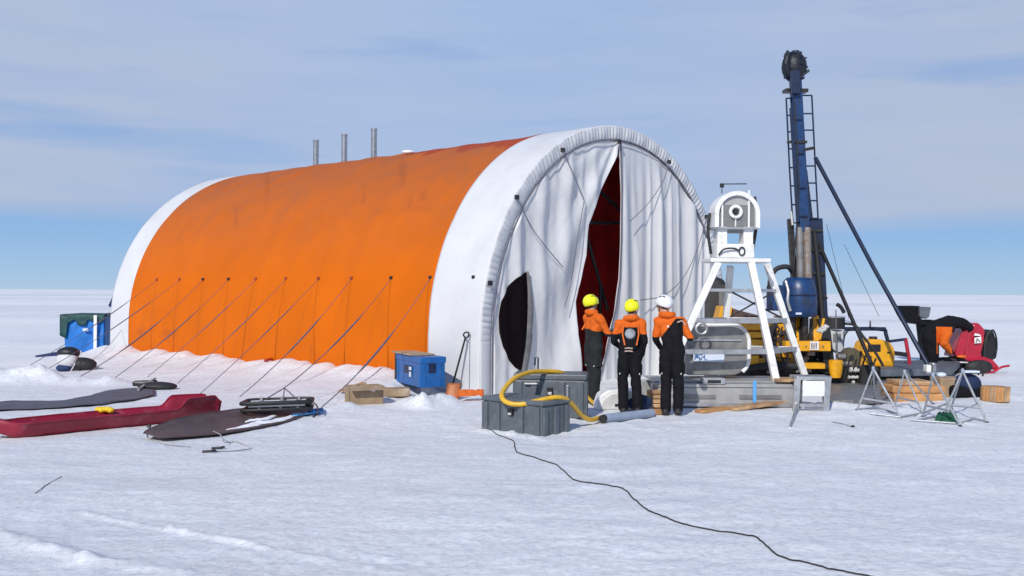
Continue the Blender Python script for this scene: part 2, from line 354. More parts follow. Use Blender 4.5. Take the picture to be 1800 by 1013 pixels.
MND = [(G(-120, 668), G(60, 672), .45, .24), (G(60, 672), G(190, 676), .28, .12), (G(190, 677), G(215, 676), .2, .06),
       (G(708, 712), G(742, 716), .14, .13), (G(738, 717), G(790, 709), .16, .15), (G(560, 724), G(615, 716), .14, .07), (G(603, 707), G(672, 700), .25, .10),
       (G(150, 898), G(300, 930), .035, .02), (G(300, 930), G(470, 965), .035, .026), (G(0, 938), G(150, 985), .09, .028), (G(150, 985), G(330, 1010), .08, .024), (G(490, 968), G(700, 1005), .06, .012),
       (G(1395, 712), G(1500, 716), .25, .06), (G(695, 693), G(740, 706), .12, .07), (G(740, 706), G(778, 697), .10, .07), (G(842, 757), G(900, 765), .06, .04), (G(900, 765), G(955, 773), .06, .03), (G(1500, 733), G(1760, 700), .35, .05), (G(1060, 700), G(1110, 706), .3, .05)]
def hgt(x, y):
    x = np.asarray(x, float); y = np.asarray(y, float); r = np.hypot(x, y)
    h = .05 * (vnoise(x * .35, y * .5, 3) - .5) + .022 * (vnoise(x * 1.3, y * 2.4, 5) - .5) + .010 * (vnoise(x * 4, y * 8, 6) - .5)
    nearm = np.clip((11 - r) / 4, 0, 1)
    h += nearm * (.010 * (vnoise(x * 9, y * 15, 7) - .5) + .006 * (vnoise(x * 26, y * 34, 8) - .5))
    farm = np.clip((r - 32) / 60, 0, 1); h += farm * .55 * (vnoise(x * .016 + .3, y * .05, 9) - .62)
    a = (x - TX) * fs_ + (y - TY) * fc_; s = -(x - TX) * fc_ + (y - TY) * fs_
    along = np.clip((s - 1.0) / .5, 0, 1) * np.clip((15.2 - s) / 1.2, 0, 1); jag = .45 + .75 * vnoise(s * 2.3, a * .8, 11) + .35 * vnoise(s * 7, a * 3, 12)
    h += along * .23 * jag * np.exp(-((a + .15) / np.where(a > -.15, .5, .75)) ** 2)
    h += along * .10 * np.exp(-((a + 1.1) / 1.3) ** 2)
    wk = np.exp(-((x - 1.6) / 2.6) ** 2 - ((y - 13.9) / 1.5) ** 2) + np.exp(-((x - 7.0) / 2.2) ** 2 - ((y - 14.6) / 1.5) ** 2) + .7 * np.exp(-((x + 4.2) / 2.5) ** 2 - ((y - 14.0) / 1.6) ** 2)
    h += np.clip(wk, 0, 1) * (.035 * (np.abs(vnoise(x * 3.6, y * 3.2, 31) - .5) - .15) + .03 * (vnoise(x * 7.5, y * 6.5, 33) - .5))
    for i, (p, q, w, hh) in enumerate(MND): h += ridge(x, y, p, q, w, hh, 20 + i)
    return h
def hz(x, y): return float(hgt(x, y))
def gp(px, py, dz=0.0):       # ground point seen at a photo pixel, on the real snow surface
    p = G(px, py)
    return Vector((p.x, p.y, hz(p.x, p.y) + dz))
def ground():
    ang = list(np.arange(-52, 52.01, .16)) + list(np.arange(54, 308, 2.5)); ang = np.radians(np.array(ang)); nA = len(ang)
    rr = [0.6]
    while rr[-1] < 3.5: rr.append(rr[-1] * 1.12)
    while rr[-1] < 32: rr.append(rr[-1] * 1.0058)
    while rr[-1] < 6000: rr.append(rr[-1] * 1.035)
    rr = np.array(rr); nR = len(rr)
    Rr, Aa = np.meshgrid(rr, ang, indexing='ij'); X = Rr * np.sin(Aa); Y = Rr * np.cos(Aa); Z = hgt(X, Y)
    V = np.stack([X, Y, Z], 2).reshape(-1, 3); V = np.vstack([V, [[0, 0, Z[0].mean()]]])
    i, k = np.meshgrid(np.arange(nR - 1), np.arange(nA), indexing='ij'); k2 = (k + 1) % nA
    Q = np.stack([i * nA + k, (i + 1) * nA + k, (i + 1) * nA + k2, i * nA + k2], 2).reshape(-1, 4)[:, ::-1]
    F = [tuple(q) for q in Q.tolist()] + [(nR * nA, (kk + 1) % nA, kk)[::1] for kk in range(nA)]
    me = bpy.data.meshes.new('ground'); me.from_pydata(V.tolist(), [], F); me.materials.append(M['snow']); me.shade_smooth()
    o = bpy.data.objects.new('ground', me); col.objects.link(o); o['kind'] = 'structure'
ground()

# ---------------------------------------------------------------- the tent
def tent():
    t = thing('tent', T(TW / 2, 0, 0), 'long orange and white arched fabric tent with gathered white door curtains', 'tent')
    anchors_px = [833, 757, 688, 618, 560, 503, 450, 402, 357, 316, 276]
    ws = [wall_s(px, 2.17) for px in anchors_px]; aw = ws[0][0]; ss = [w[1] for w in ws]
    s_o, s_r = 1.36, 13.35
    prof = arch(96)
    # arc length along the profile for wrinkles
    def skin(s0, s1, ns, off=0.0):
        rows = []
        for j in range(ns + 1):
            s = s0 + (s1 - s0) * j / ns; row = []
            for i, (a, z) in enumerate(prof):
                ca, cz = a - TW / 2, max(0.0, z - TZ); n = Vector((ca / (TW / 2), cz / (TH - TZ) if z > TZ else 0)).normalized()
                d = off
                # shallow bays between the hoops (hoops every metre or so)
                d -= (.022 if s_o < s < s_r else .008) * abs(math.sin(math.pi * (s - .3) / 1.157)) ** .8 * min(1, max(0, z - .2))
                if a < TW / 2 and z < 2.4 and s_o < s < s_r:   # pulls below each anchor, slanting forward
                    for sa in ss[1:]:
                        u = s - sa - (2.17 - z) * .34
                        if abs(u) < .5: d += (.022 * math.exp(-(u / .07) ** 2) - .014 * math.exp(-((u - .15) / .09) ** 2)) * min(1, max(0, (2.25 - z) * 3)) * min(1, z / .5)
                kk = 1 if s_o < s < s_r else .35
                d += kk * .022 * mnoise.noise(Vector((s * .9 + z * .4, z * .5, a * .3))) + kk * .010 * mnoise.noise(Vector((s * 3 + z * 1.1, z * 1.2, a))) - kk * .018 * max(0, .12 - abs(mnoise.noise(Vector((s * .8 + z * .55, z * .35, 6 + a * .1))))) / .12
                row.append(T(a + n.x * d, s, z + n.y * d))
            rows.append(row)
        return rows
    cov = MB().sheet(skin(s_o, s_r, 300)).build('orange_cover', 'cover', t, smooth=True, solid=.01)
    me = cov.data; red = np.zeros(len(me.vertices)); scf = np.zeros(len(me.vertices)); O = Vector(t['_o'])
    spots = [(pa[0], pa[1], pb) for pa, pb in (((744, 345), (.16, .10)), ((722, 358), (.07, .10)), ((640, 345), (.05, .30)), ((415, 385), (.05, .40)), ((470, 320), (.06, .5)), ((708, 300), (.10, .45)), ((250, 583), (.16, .18)), ((296, 588), (.22, .16)), ((688, 655), (.06, .30)), ((548, 620), (.05, .25)), ((765, 500), (.06, .08)))]
    for v in me.vertices:
        w = v.co + O; a, s = Tinv(w.x, w.y); th = math.atan2(max(0, w.z - TZ) / (TH - TZ), 1 - a / (TW / 2)) if a < TW / 2 else 2
        nn = mnoise.noise(Vector((s * 1.5, th * 6, 1))) + .5 * mnoise.noise(Vector((s * 5, th * 22, 3)))
        ed = 1.08 + .05 * (s - 2) + .10 * nn
        if s < 7.2 and th > ed: red[v.index] = min(1, (th - ed) / .04) * min(1, (7.2 - s) / .8)
        x, y = PX(w)
        if a < TW * .45:
            for sx, sy, (rx, rz) in spots:
                dd = math.hypot((x - sx) / (rx * 75), (y - sy) / (rz * 75)) + .5 * mnoise.noise(Vector((x * .12, y * .12, 2)))
                if dd < 1: scf[v.index] = max(scf[v.index], min(1, (1 - dd) * 1.6))
            if abs(w.z - 3.62) < .02 and s < 6: scf[v.index] = max(scf[v.index], .35)
    for nm, arr in (('red', red), ('scuff', scf)):
        at_ = me.attributes.new(nm, 'FLOAT', 'POINT'); at_.data.foreach_set('value', arr)
    MB().sheet(skin(-.02, s_o, 26, .006)).build('white_cover', 'white_fab', t, smooth=True, solid=.012)
    MB().sheet(skin(s_r, TL, 22, .006)).build('white_cover', 'white_fab', t, smooth=True, solid=.012)
    # liner
    lp = arch(48, .12)
    MB().sheet([[T(a, s, z) for a, z in lp] for s in np.linspace(1.30, TL - .1, 12)]).build('inner_liner', 'liner', t, smooth=True, solid=.01)
    # rear wall
    mb = MB(); mb.prism([T(a, TL - .03, z) for a, z in arch(48, .03)], T(0, .02, 0) - T(0, 0, 0)); mb.build('rear_wall', 'white_fab', t)
    # gathered rim band folding from the cover to the face
    rows = []
    for k in range(9):
        f = k / 8; row = []
        n = 1500; base = arch(n, 0)
        for i, (a, z) in enumerate(base):
            ca, cz = a - TW / 2, max(0.0, z - TZ); nv = Vector((ca / (TW / 2), cz / (TH - TZ) if z > TZ else 0)).normalized()
            q = i * .52 + 3.0 * mnoise.noise(Vector((i * .012, 0, 4)))
            pl = 1 - abs(math.sin(q * .5 + f * .7 * math.sin(i * .035))) ** .8
            g = -(pl * .026 * (.45 + abs(mnoise.noise(Vector((i * .03, f, 9)))) * 1.5) + .012 * math.sin(q * .23)) * math.sin(math.pi * (.12 + .80 * f)) * (1 if z > 1.2 else .35)
            inn = .02 + f * .30; bul = -.035 * math.sin(math.pi * f) + .03 * f
            row.append(T(a - nv.x * (inn - .03), -.03 + bul * .6 - g, z - nv.y * (inn - .03) * 1.0 + (0 if z > .1 else 0)))
        rows.append(row)
    MB().sheet(rows).build('rim_flap', 'white_fab', t, smooth=True, solid=.008)
    inner = arch(120, .30, .0)
    MB().tube([T(a, -.045, z) for a, z in inner], .012, 6).build('edge_rope', 'rope', t, smooth=True)
    # ---- door curtains
    E_r = [face_at(*p) for p in [(1089, 249), (1090, 330), (1089, 420), (1087, 490), (1080, 540), (1070, 582), (1058, 640), (1046, 690), (1040, 720)]]
    E_l = [face_at(*p) for p in [(1088, 250), (1083, 268), (1062, 318), (1043, 358), (1031, 395), (1028, 450), (1018, 495), (1009, 530), (1007, 590), (1012, 650), (1020, 700), (1026, 720)]]
    def interp(E, z):
        E = sorted(E, key=lambda e: e[1])
        if z <= E[0][1]: return E[0][0]
        for (a0, z0), (a1, z1) in zip(E, E[1:]):
            if z <= z1: return a0 + (a1 - a0) * (z - z0) / (z1 - z0)
        return E[-1][0]
    at, zt = E_r[0]
    def inner_a(z, sd):
        H = TH - .30 - TZ; w = TW / 2 - .30
        q = 1.0 if z < TZ else max(0, 1 - ((z - TZ) / H) ** TN) ** (1 / TN)
        return TW / 2 + sd * w * q
    ztop = TH - .305
    def crest(x, k=1.6):     # soft rounded fold: broad valley, narrower crest
        return (.5 + .5 * math.cos(x)) ** k
    def foldL(a, z):
        dx, dz = at - a, zt + .25 - z; r = math.hypot(dx, dz); th = math.atan2(dx, max(.01, dz)); top = min(1, max(0, (ztop - z) * .9))
        w = mnoise.noise(Vector((a * .35, z * .22, 2))); w2 = mnoise.noise(Vector((a * .9, z * .12, 12)))
        g = math.exp(-max(0, th - .42) * 3.2)
        d = .15 * crest(th * 19 + w * 1.5, 1.3) * min(1, r / 2.2) * g
        d += (.085 * crest(a * 6.8 + w * 3.5 + z * .25, 1.8) + .05 * crest(a * 12.5 + w2 * 4 - z * .35, 2.2) * (.5 + .5 * math.sin(z * .9 + a))) * (1 - g * .8) * top
        d += .022 * mnoise.noise(Vector((a * 1.6, z * .4, 5))) + .010 * mnoise.noise(Vector((a * 5 + z * 2.0, z * 1.4, 9))) + .006 * abs(mnoise.noise(Vector((a * 4 - z * 3, z * 3, 21))))
        return d * .95
    def foldR(a, z):
        w = mnoise.noise(Vector((a * .4, z * .10, 8))); w2 = mnoise.noise(Vector((a * 1.3, z * .15, 30))); k = min(1, max(0, (ztop - z) * .8))
        am = .5 + .5 * min(1, (a - at) / 3)
        d = am * (.085 * crest(a * 8.2 + w * 4.0, 1.6) + .055 * crest(a * 14.5 + w2 * 5 + z * .12, 2.4)) * k
        d += .03 * math.sin(a * 3.1 + 1 + w * 2) * k
        d += .018 * mnoise.noise(Vector((a * 2.2, z * .4, 15))) + .006 * mnoise.noise(Vector((a * 6 + z, z * 1.6, 19)))
        return d
    def curtain(left, nz=170, nu=230):
        rows = []
        for j in range(nz + 1):
            z = -.05 + (ztop + .05) * j / nz
            if left: a0, a1 = inner_a(z, -1), (interp(E_l, z) if z < zt else at)
            else: a0, a1 = (interp(E_r, z) if z < zt else at), inner_a(z, 1)
            a1 = max(a1, a0 + .002) if left else max(a1, a0 + .002)
            row = []
            for i in range(nu + 1):
                a = a0 + (a1 - a0) * i / nu; e = min(1, min(i, 1e9 if True else 0) / 6) if left else min(1, (nu - i) / 6)
                d = (foldL if left else foldR)(a, z) * e * min(1, max(0.0, (ztop - z)) * 3)
                hemd = 0
                if left and z < zt:    # rolled leading edge
                    hemd = -.05 * math.exp(-((a1 - a) / .10) ** 2)
                row.append(T(a, .02 - d + hemd * .8, z))
            rows.append(row)
        return rows
    c1 = MB().sheet(curtain(True)).build('door_curtain', 'curtain', t, smooth=True, solid=.008); c1['label'] = 'left curtain pulled open with a half-round opening painted as a dark panel'
    c2 = MB().sheet(curtain(False)).build('door_curtain', 'curtain', t, smooth=True, solid=.008); c2['label'] = 'right curtain hanging in long vertical folds'
    # door edge cord
    MB().tube([T(a, -.03 - foldR(a, z) * .6, z) for a, z in E_r], .016, 6).build('door_cord', 'rope', t, smooth=True)
    # near-black panel on the left curtain: painted shade inside its half round opening
    D = [(922, 479), (905, 488), (890, 506), (880, 530), (875, 556), (875, 584), (880, 610), (889, 632), (900, 646), (909, 653)]
    Rt = [(924, 479), (925, 520), (924, 570), (920, 610), (915, 640), (911, 655)]
    Dp = [face_at(*p) for p in D]; Rp = [face_at(*p) for p in Rt]
    z0, z1 = min(p[1] for p in Dp), max(p[1] for p in Dp); rows = []
    for j in range(61):
        z = z0 + (z1 - z0) * j / 60; al, ar = interp(Dp, z), interp(Rp, z); ar = max(ar, al + .004)
        rows.append([T(al + (ar - al) * i / 14, .02 - foldL(al + (ar - al) * i / 14, z) * .97 - .022, z) for i in range(15)])
    wn = MB().sheet(rows).build('opening_shade', mat('opening_shade_black', (.006, .003, .005), .9, var=.4, spec=.1), t, smooth=True, solid=.01)
    rows = []
    for j in range(61):
        z = .25 + (z1 + .02 - .25) * j / 60; ar = interp(Rp, z) if z > z0 else interp(Rp, z0) ; wd = .02 + .10 * min(1, (z1 - z) / .7) + (.03 if z < 1.1 else 0)
        rows.append([T(ar - wd * .35 + wd * 1.35 * i / 8, .02 - foldL(ar, z) * .97 - .034 - .05 * math.sin(math.pi * i / 8), z) for i in range(9)])
    MB().sheet(rows).build('opening_flap', mat('grey_flap', (.16, .155, .165), .6, var=.3, bump=.3), wn, smooth=True, solid=.008)
    # ropes across the face
    for pl in ([(990, 264), (1003, 295), (1018, 330), (1027, 352)], [(910, 350), (935, 400), (962, 437), (990, 470)], [(1176, 287), (1165, 320), (1140, 357), (1107, 390)],
               [(1243, 382), (1225, 440), (1200, 490), (1165, 520), (1125, 528)], [(1027, 352), (1015, 420), (1003, 500), (992, 540)]):
        pts = []
        for p in pl:
            a, z = face_at(*p, s=-.13); pts.append(T(a, -.13, z))
        MB().tube(smoothpts(pts, 5), .009, 5).build('face_rope', 'rope', t, smooth=True)
    for p in ((990, 264), (909, 347), (862, 498), (1177, 285), (1089, 249), (1242, 381)):
        a, z = face_at(*p, s=-.1); F = lambda x, y, q, a=a, z=z: T(a + x, -.1 + y, z + q)
        MB().box(F, -.05, .05, -.02, .03, -.045, .045).build('clip', 'black', t, bevel=.01)
    # inside frame seen through the door
    for p, q in (((1020, 392), (1095, 392)), ((1028, 405), (1068, 545)), ((1048, 330), (1092, 372)), ((1056, 500), (1052, 700))):
        a, z = face_at(*p, s=.5); b, y = face_at(*q, s=.5); MB().cyl(T(a, .5, z), T(b, .5, y), .04).build('frame_pole', 'black', t, smooth=True)
    # inner red partition
    mb = MB(); rows = [[T(a, 1.6 + .06 * math.sin(a * 9), -.05 + k * (TZ - .3 + (TH - TZ) * math.sqrt(max(0, 1 - ((a - TW / 2) / (TW / 2)) ** 2)) + .05)) for a in np.linspace(.5, TW - .5, 90)] for k in (0, .5, 1)]
    mb.sheet(rows).build('inner_curtain', 'liner', t, smooth=True, solid=.008)
    # stove pipes
    for x, yt in ((555, 247), (605, 237), (657, 227)):
        a = TW * .60; lo, hi = 0, 14
        for _ in range(40):
            m = (lo + hi) / 2
            if PX(T(a, m, 5.4))[0] > x: lo = m
            else: hi = m
        p = T(a, lo, 0); top = A(x, yt, p.y).z; sp = MB().cyl(Vector((p.x, p.y, 4.9)), Vector((p.x, p.y, top)), .088, n=20).build('stove_pipe', 'pipe', t, smooth=True)
        MB().cyl(Vector((p.x, p.y, top - .04)), Vector((p.x, p.y, top + .01)), .10, n=20).build('pipe_collar', 'pipe', sp, smooth=True)
    # anchor patches and guy ropes
    ends = {757: (565, 722), 688: (500, 684), 618: (421, 698), 560: (347, 696), 503: (312, 676), 450: (259, 666), 402: (197, 669), 357: (140, 664), 316: (66, 660), 276: (30, 655)}
    for px, (a, s) in zip(anchors_px, ws):
        F = lambda x, y, z, s=s: T(aw - .035 + x, s + y, 2.17 + z)
        MB().box(F, 0, .045, -.035, .035, -.032, .032).build('anchor_patch', 'black' if px in (833, 757, 688, 357, 402) else mat('faded_patch', (.30, .05, .02), .6), t, bevel=.012)
        if px in ends:
            e = gp(*ends[px]); st = T(aw - .03, s, 2.13)
            if px == 688: e = G(500, 682, .30)
            n = 14; rv = (px * 7 % 10) / 10; pts = sag(st, e, .06 + .14 * rv, n)
            MB().tube(pts, [.006 if i < 4 + int(rv * 3) else (.012 + .008 * rv if i < 8 + int(rv * 3) else .007 + .003 * rv) for i in range(n + 1)], 6).build('guy_rope', 'rope', t, smooth=True)
    # thin second cords on the rear end
    for p, q in (((222, 500), (190, 598)), ((219, 570), (160, 640))):
        MB().tube(sag(T(.15, 13.9, A(*p, 28).z), gp(*q), .1), .008, 5).build('guy_rope', 'rope2', t, smooth=True)
    # loose orange skirt corner
    mb = MB(); p0 = gp(806, 706); p1 = gp(850, 704); rows = []
    for j in range(9):
        rows.append([p0.lerp(p1, i / 14) + Vector((0, .25 * j / 8, .02 + .16 * math.sin(math.pi * (.15 + .5 * j / 8)) + .035 * mnoise.noise(Vector((i * .5, j * .4, 1))))) for i in range(15)])
    mb.sheet(rows).build('skirt_corner', 'orange', t, smooth=True, solid=.012)
    # navy flap at the rear corner
    pz = [(204, 508), (208, 520), (206, 546), (190, 538)]
    mb = MB(); mb.prism([A(x, y, 28.6) for x, y in pz], (0, .05, 0)); mb.build('corner_flap', 'navy_cloth', t)
    th = 1.26; a, z = archpt(th, -.05); F = lambda x, y, q: T(a + x, wall_s(690, 5.1)[1] + y, z + q)
    mb = MB(); mb.ell(F(0, 0, -.02), .16, .12, .05); mb.build('snow_patch', 'snowc', t, smooth=True)
    return t
tent()
# ---------------------------------------------------------------- people
def capsule(mb, p0, r0, p1, r1, n=14):
    p0, p1 = Vector(p0), Vector(p1); d = p1 - p0; Ln = d.length; t = d / Ln; k = 5; pts = []; rs = []
    for i in range(k): a = math.pi / 2 * (1 - i / k); pts.append(p0 - t * r0 * math.sin(a)); rs.append(max(.0008, r0 * math.cos(a)))
    pts.append(p0); rs.append(r0); pts.append(p1); rs.append(r1)
    for i in range(1, k + 1): a = math.pi / 2 * i / k; pts.append(p1 + t * r1 * math.sin(a)); rs.append(max(.0008, r1 * math.cos(a)))
    mb.tube(pts, rs, n)
def chain(mb, pts): 
    for (p, r), (q, s) in zip(pts, pts[1:]): capsule(mb, p, r, q, s)
def hand(mb, w, d, palm, thumb_side, curl=.5):
    # w wrist, d direction of the hand, palm = palm normal, thumb_side = +-1
    w = Vector(w); d = Vector(d).normalized(); n = Vector(palm); n = (n - d * n.dot(d)).normalized(); x = d.cross(n) * thumb_side
    for k in (-.5, 0, .5): capsule(mb, w + x * k * .045, .020, w + d * .085 + x * k * .065, .016)
    for k, ln in ((-1.5, .060), (-.5, .075), (.5, .082), (1.5, .074)):
        b = w + d * .09 + x * k * .021; a1 = curl * .7; a2 = curl * 1.6
        q = b + (d * math.cos(a1) + n * math.sin(a1)) * ln * .5; e = q + (d * math.cos(a2) + n * math.sin(a2)) * ln * .5
        capsule(mb, b, .0115, q, .0105, 8); capsule(mb, q, .0105, e, .0095, 8)
    b = w + d * .025 + x * .038; q = b + (d * .6 + x * .75 + n * .3).normalized() * .045; e = q + (d * .9 + x * .2 + n * .5).normalized() * .035
    capsule(mb, b, .014, q, .0125, 8); capsule(mb, q, .0125, e, .011, 8)
def remesh(mb, voxel, mats, matfn, name, parent, F, fold=.012, smooth=3):
    me = bpy.data.meshes.new(name); me.from_pydata([tuple(v) for v in mb.v], [], mb.f)
    bm = bmesh.new(); bm.from_mesh(me); bmesh.ops.recalc_face_normals(bm, faces=bm.faces); bm.to_mesh(me); bm.free()
    o = bpy.data.objects.new('tmp', me); col.objects.link(o)
    md = o.modifiers.new('r', 'REMESH'); md.mode = 'VOXEL'; md.voxel_size = voxel
    ms = o.modifiers.new('s', 'SMOOTH'); ms.iterations = smooth; ms.factor = .5
    bpy.context.view_layer.update(); dg = bpy.context.evaluated_depsgraph_get(); m2 = bpy.data.meshes.new_from_object(o.evaluated_get(dg)); bpy.data.objects.remove(o)
    m2.name = name; m2.materials.clear()
    for m in mats: m2.materials.append(M[m] if isinstance(m, str) else m)
    idx = [matfn(p.center) for p in m2.polygons]
    nv = len(m2.vertices); vm = [0] * nv
    for p, k in zip(m2.polygons, idx):
        p.material_index = k
        for v in p.vertices: vm[v] = k
    nrm = [v.normal.copy() for v in m2.vertices]
    o0 = Vector(parent['_o'])
    for v, n in zip(m2.vertices, nrm):
        c = v.co; k = 0 if mats[vm[v.index]] in ('skin', 'glove', 'hair') else 1
        d = fold * k * (1.2 * mnoise.noise(Vector((c.x * 5 + c.z * 2, c.y * 5, c.z * 6))) + .5 * mnoise.noise(Vector((c.x * 12, c.y * 12 - c.z * 5, c.z * 15 + 4))))
        v.co = F(*(c + n * d)) - o0
    m2.shade_smooth(); m2.update()
    o = bpy.data.objects.new(name, m2); col.objects.link(o); o.parent = parent; o['_o'] = tuple(o0); return o
def head_geo(mb, c, Hm):
    # c = head centre, Hm rotates head-local (y forward) into body space
    H = lambda x, y, z: c + Hm @ Vector((x, y, z))
    class FF: pass
    f = FF(); f.dir = lambda q: Hm @ Vector(q)
    mb.ell(c + Hm @ Vector((0, -.008, .025)), .077, .097, .098, f); mb.ell(H(0, .035, -.05), .058, .066, .070, f)
    mb.ell(H(0, .07, -.095), .026, .022, .022, f)                       # chin
    capsule(mb, H(0, .092, .005), .009, H(0, .112, -.032), .0145, 8)       # nose
    mb.ell(H(0, .086, -.066), .024, .013, .008, f); mb.ell(H(0, .084, -.078), .022, .012, .008, f)   # lips
    for s in (-1, 1): mb.ell(H(s * .078, -.008, -.012), .010, .022, .032, f); mb.ell(H(s * .032, .082, .012), .018, .012, .006, f)
def helmet(parent, F, c, Hm, m, slots=True):
    rows = []
    nu, nv = 36, 12
    for j in range(nv + 1):
        row = []
        for i in range(nu + 1):
            a = 2 * math.pi * i / nu; back = .5 - .5 * math.sin(a)      # 1 at the back
            low = -.012 - .080 * back; phm = math.acos(max(-1, low / .125)); ph = phm * j / nv
            r = 1 + .03 * math.cos(6 * a) * math.sin(ph)
            q = Vector((.110 * r * math.sin(ph) * math.cos(a), .134 * r * math.sin(ph) * math.sin(a) - .012, .122 * math.cos(ph) + .03))
            row.append(F(*(c + Hm @ q)))
        rows.append(row)
    h = MB().sheet(rows).build('helmet', m, parent, smooth=True, solid=.008)
    if slots:
        for s in (-1, 1):
            for y0, zz in ((-.07, .075), (-.01, .10)):
                mb = MB(); pts = []
                for k in range(6):
                    y = y0 + .055 * k / 5; x = s * .070; z = .03 + .125 * math.sqrt(max(0, 1 - (x / .112) ** 2 - ((y + .012) / .136) ** 2)); pts.append(F(*(c + Hm @ Vector((x, y, z)))))
                mb.tube(pts, [.004, .009, .011, .011, .009, .004], 6).build('vent_slot', 'black', h, smooth=True)
    mb = MB(); pts = []
    for k in range(13):
        a = math.pi * k / 12; pts.append(F(*(c + Hm @ Vector((.085 * math.cos(a), .03 + .01 * math.sin(a), .0 - .125 * math.sin(a))))))
    mb.tube(pts, .006, 6).build('chin_strap', 'black', h, smooth=True)
    return h
def person(name_label, foot, yaw, J, helm, suit='suit', orange_z=1.2, extra=None, hood=True, ofn=None, scale=1.0, cat='person', group=None):
    r = thing('person', foot, name_label, cat, group); base = Fr(foot, yaw); F = lambda x, y, z: base(x * scale, y * scale, z * scale)
    mb = MB(); V = lambda k: Vector(J[k])
    pel, ch, nk, hd = V('pelvis'), V('chest'), V('neck'), V('head')
    ly = (J.get('torso_w', 1.0))
    up = (nk - pel).normalized(); sx = (V('shR') - V('shL')).normalized()
    for s in (-.085, .085):
        chain(mb, [(pel + sx * s * .75 - up * .02, .112), (pel.lerp(ch, .5) + sx * s * .6, .108), (ch + sx * s * .75, .118 * ly), (ch.lerp(nk, .55) + sx * s * .55, .095)])
    chain(mb, [(nk - up * .10, .085), (nk, .062), (hd - Vector((0, 0, .05)), .055)])
    for sd in 'LR':
        chain(mb, [(V('hip' + sd), .108), (V('knee' + sd), .082), (V('ank' + sd) + Vector((0, 0, .12)), .080), (V('ank' + sd), .084)])
        chain(mb, [(ch.lerp(V('sh' + sd), .55) + up * .05, .085), (V('sh' + sd), .072), (V('el' + sd), .056), (V('wr' + sd), .044)])
        w, e = V('wr' + sd), V('el' + sd); hand(mb, w + (w - e).normalized() * .03, (w - e) if 'hd' + sd not in J else V('hd' + sd), J.get('pn' + sd, (0, 1, 0)), 1 if sd == 'R' else -1, J.get('curl', .8))
    if hood:
        fb = Vector(J.get('back', (0, -1, 0)))
        for k in range(9):
            a = math.pi * (k / 8) ; p = nk + sx * .095 * math.cos(a) + fb * (.02 + .085 * math.sin(a)) + up * .015
            mb.ell(p, .040, .040, .050)
    Hm = Matrix.Rotation(J.get('hyaw', 0), 3, 'Z') @ Matrix.Rotation(J.get('hpit', 0), 3, 'X')
    head_geo(mb, hd, Hm)
    wL, wR = V('wrL'), V('wrR')
    def mf(c):
        if (c - hd - Vector((0, 0, .01))).length < .135 and c.z > nk.z + .055 and c.z > hd.z - .15: return 0
        for sd in 'LR':
            w, e = V('wr' + sd), V('el' + sd)
            if (c - w).dot((w - e).normalized()) > .015 and (c - w).length < .24: return 3
        if ofn: return 1 if ofn(c) else 2
        return 1 if (c.z > orange_z + .02 * math.sin(c.x * 30)) else 2
    remesh(mb, .0095, ['skin', 'jacket', suit, 'glove' if J.get('glove') else 'suit'], mf, 'body', r, F)
    for sd in 'LR':   # boots
        a = V('ank' + sd); d = Vector(J.get('toe' + sd, (0, 1, 0))).normalized(); b = MB()
        chain(b, [(a + Vector((0, 0, .05)), .070), (a - Vector((0, 0, .045)), .062)]); chain(b, [(a - Vector((0, 0, .045)) - d * .05, .055), (a - Vector((0, 0, .05)) + d * .15, .050)])
        z0 = a.z - .10
        bb = MB(); bb.v = [Vector((v.x, v.y, max(v.z, z0))) for v in b.v]; bb.f = b.f
        remesh(bb, .012, ['rubber'], lambda c: 0, 'boot', r, F, 0, 2)
    # hair under the helmet and eyes
    hb = MB(); 
    class FF: pass
    f = FF(); f.dir = lambda q: base.dir(Hm @ Vector(q)) * scale
    hb.ell(F(*(hd + Hm @ Vector((0, -.028, .012)))), .081, .082, .100, f); hb.build('hair', 'hair', r, smooth=True)
    for s in (-1, 1):
        eb = MB(); eb.ell(F(*(hd + Hm @ Vector((s * .032, .088, .0)))), .011, .008, .008, f); eb.build('eye', 'black', r, smooth=True)
    helmet(r, F, hd, Hm, helm)
    for sd, s_ in (('L', -1), ('R', 1)):     # leg pockets and small marks
        k, h_ = V('knee' + sd), V('hip' + sd); q = h_.lerp(k, .55); m = MB()
        m.box(lambda x, y, z: F(q.x + x, q.y + y, q.z + z), s_ * .075, s_ * .100, -.07, .06, -.09, .08); m.build('leg_pocket', suit, r, bevel=.01)
        m = MB(); m.box(lambda x, y, z: F(k.x + x, k.y + y, k.z + z), s_ * .045, s_ * .060, -.092, -.080, .10, .125); m.build('leg_badge', 'grey', r)
    if extra: extra(r, F)
    return r
def stand(lean=0.0, **kw):
    J = dict(pelvis=(0, 0, .98), chest=(0, lean * .5, 1.27), neck=(0, lean, 1.50), head=(0, lean + .02, 1.655), hipL=(-.085, 0, .93), hipR=(.085, 0, .93),
             kneeL=(-.10, .02, .52), kneeR=(.10, .02, .52), ankL=(-.11, -.01, .10), ankR=(.11, -.01, .10),
             shL=(-.165, lean, 1.42), shR=(.165, lean, 1.42), elL=(-.23, lean, 1.14), elR=(.23, lean, 1.14), wrL=(-.27, .10, .90), wrR=(.27, .10, .90))
    J.update(kw); return J
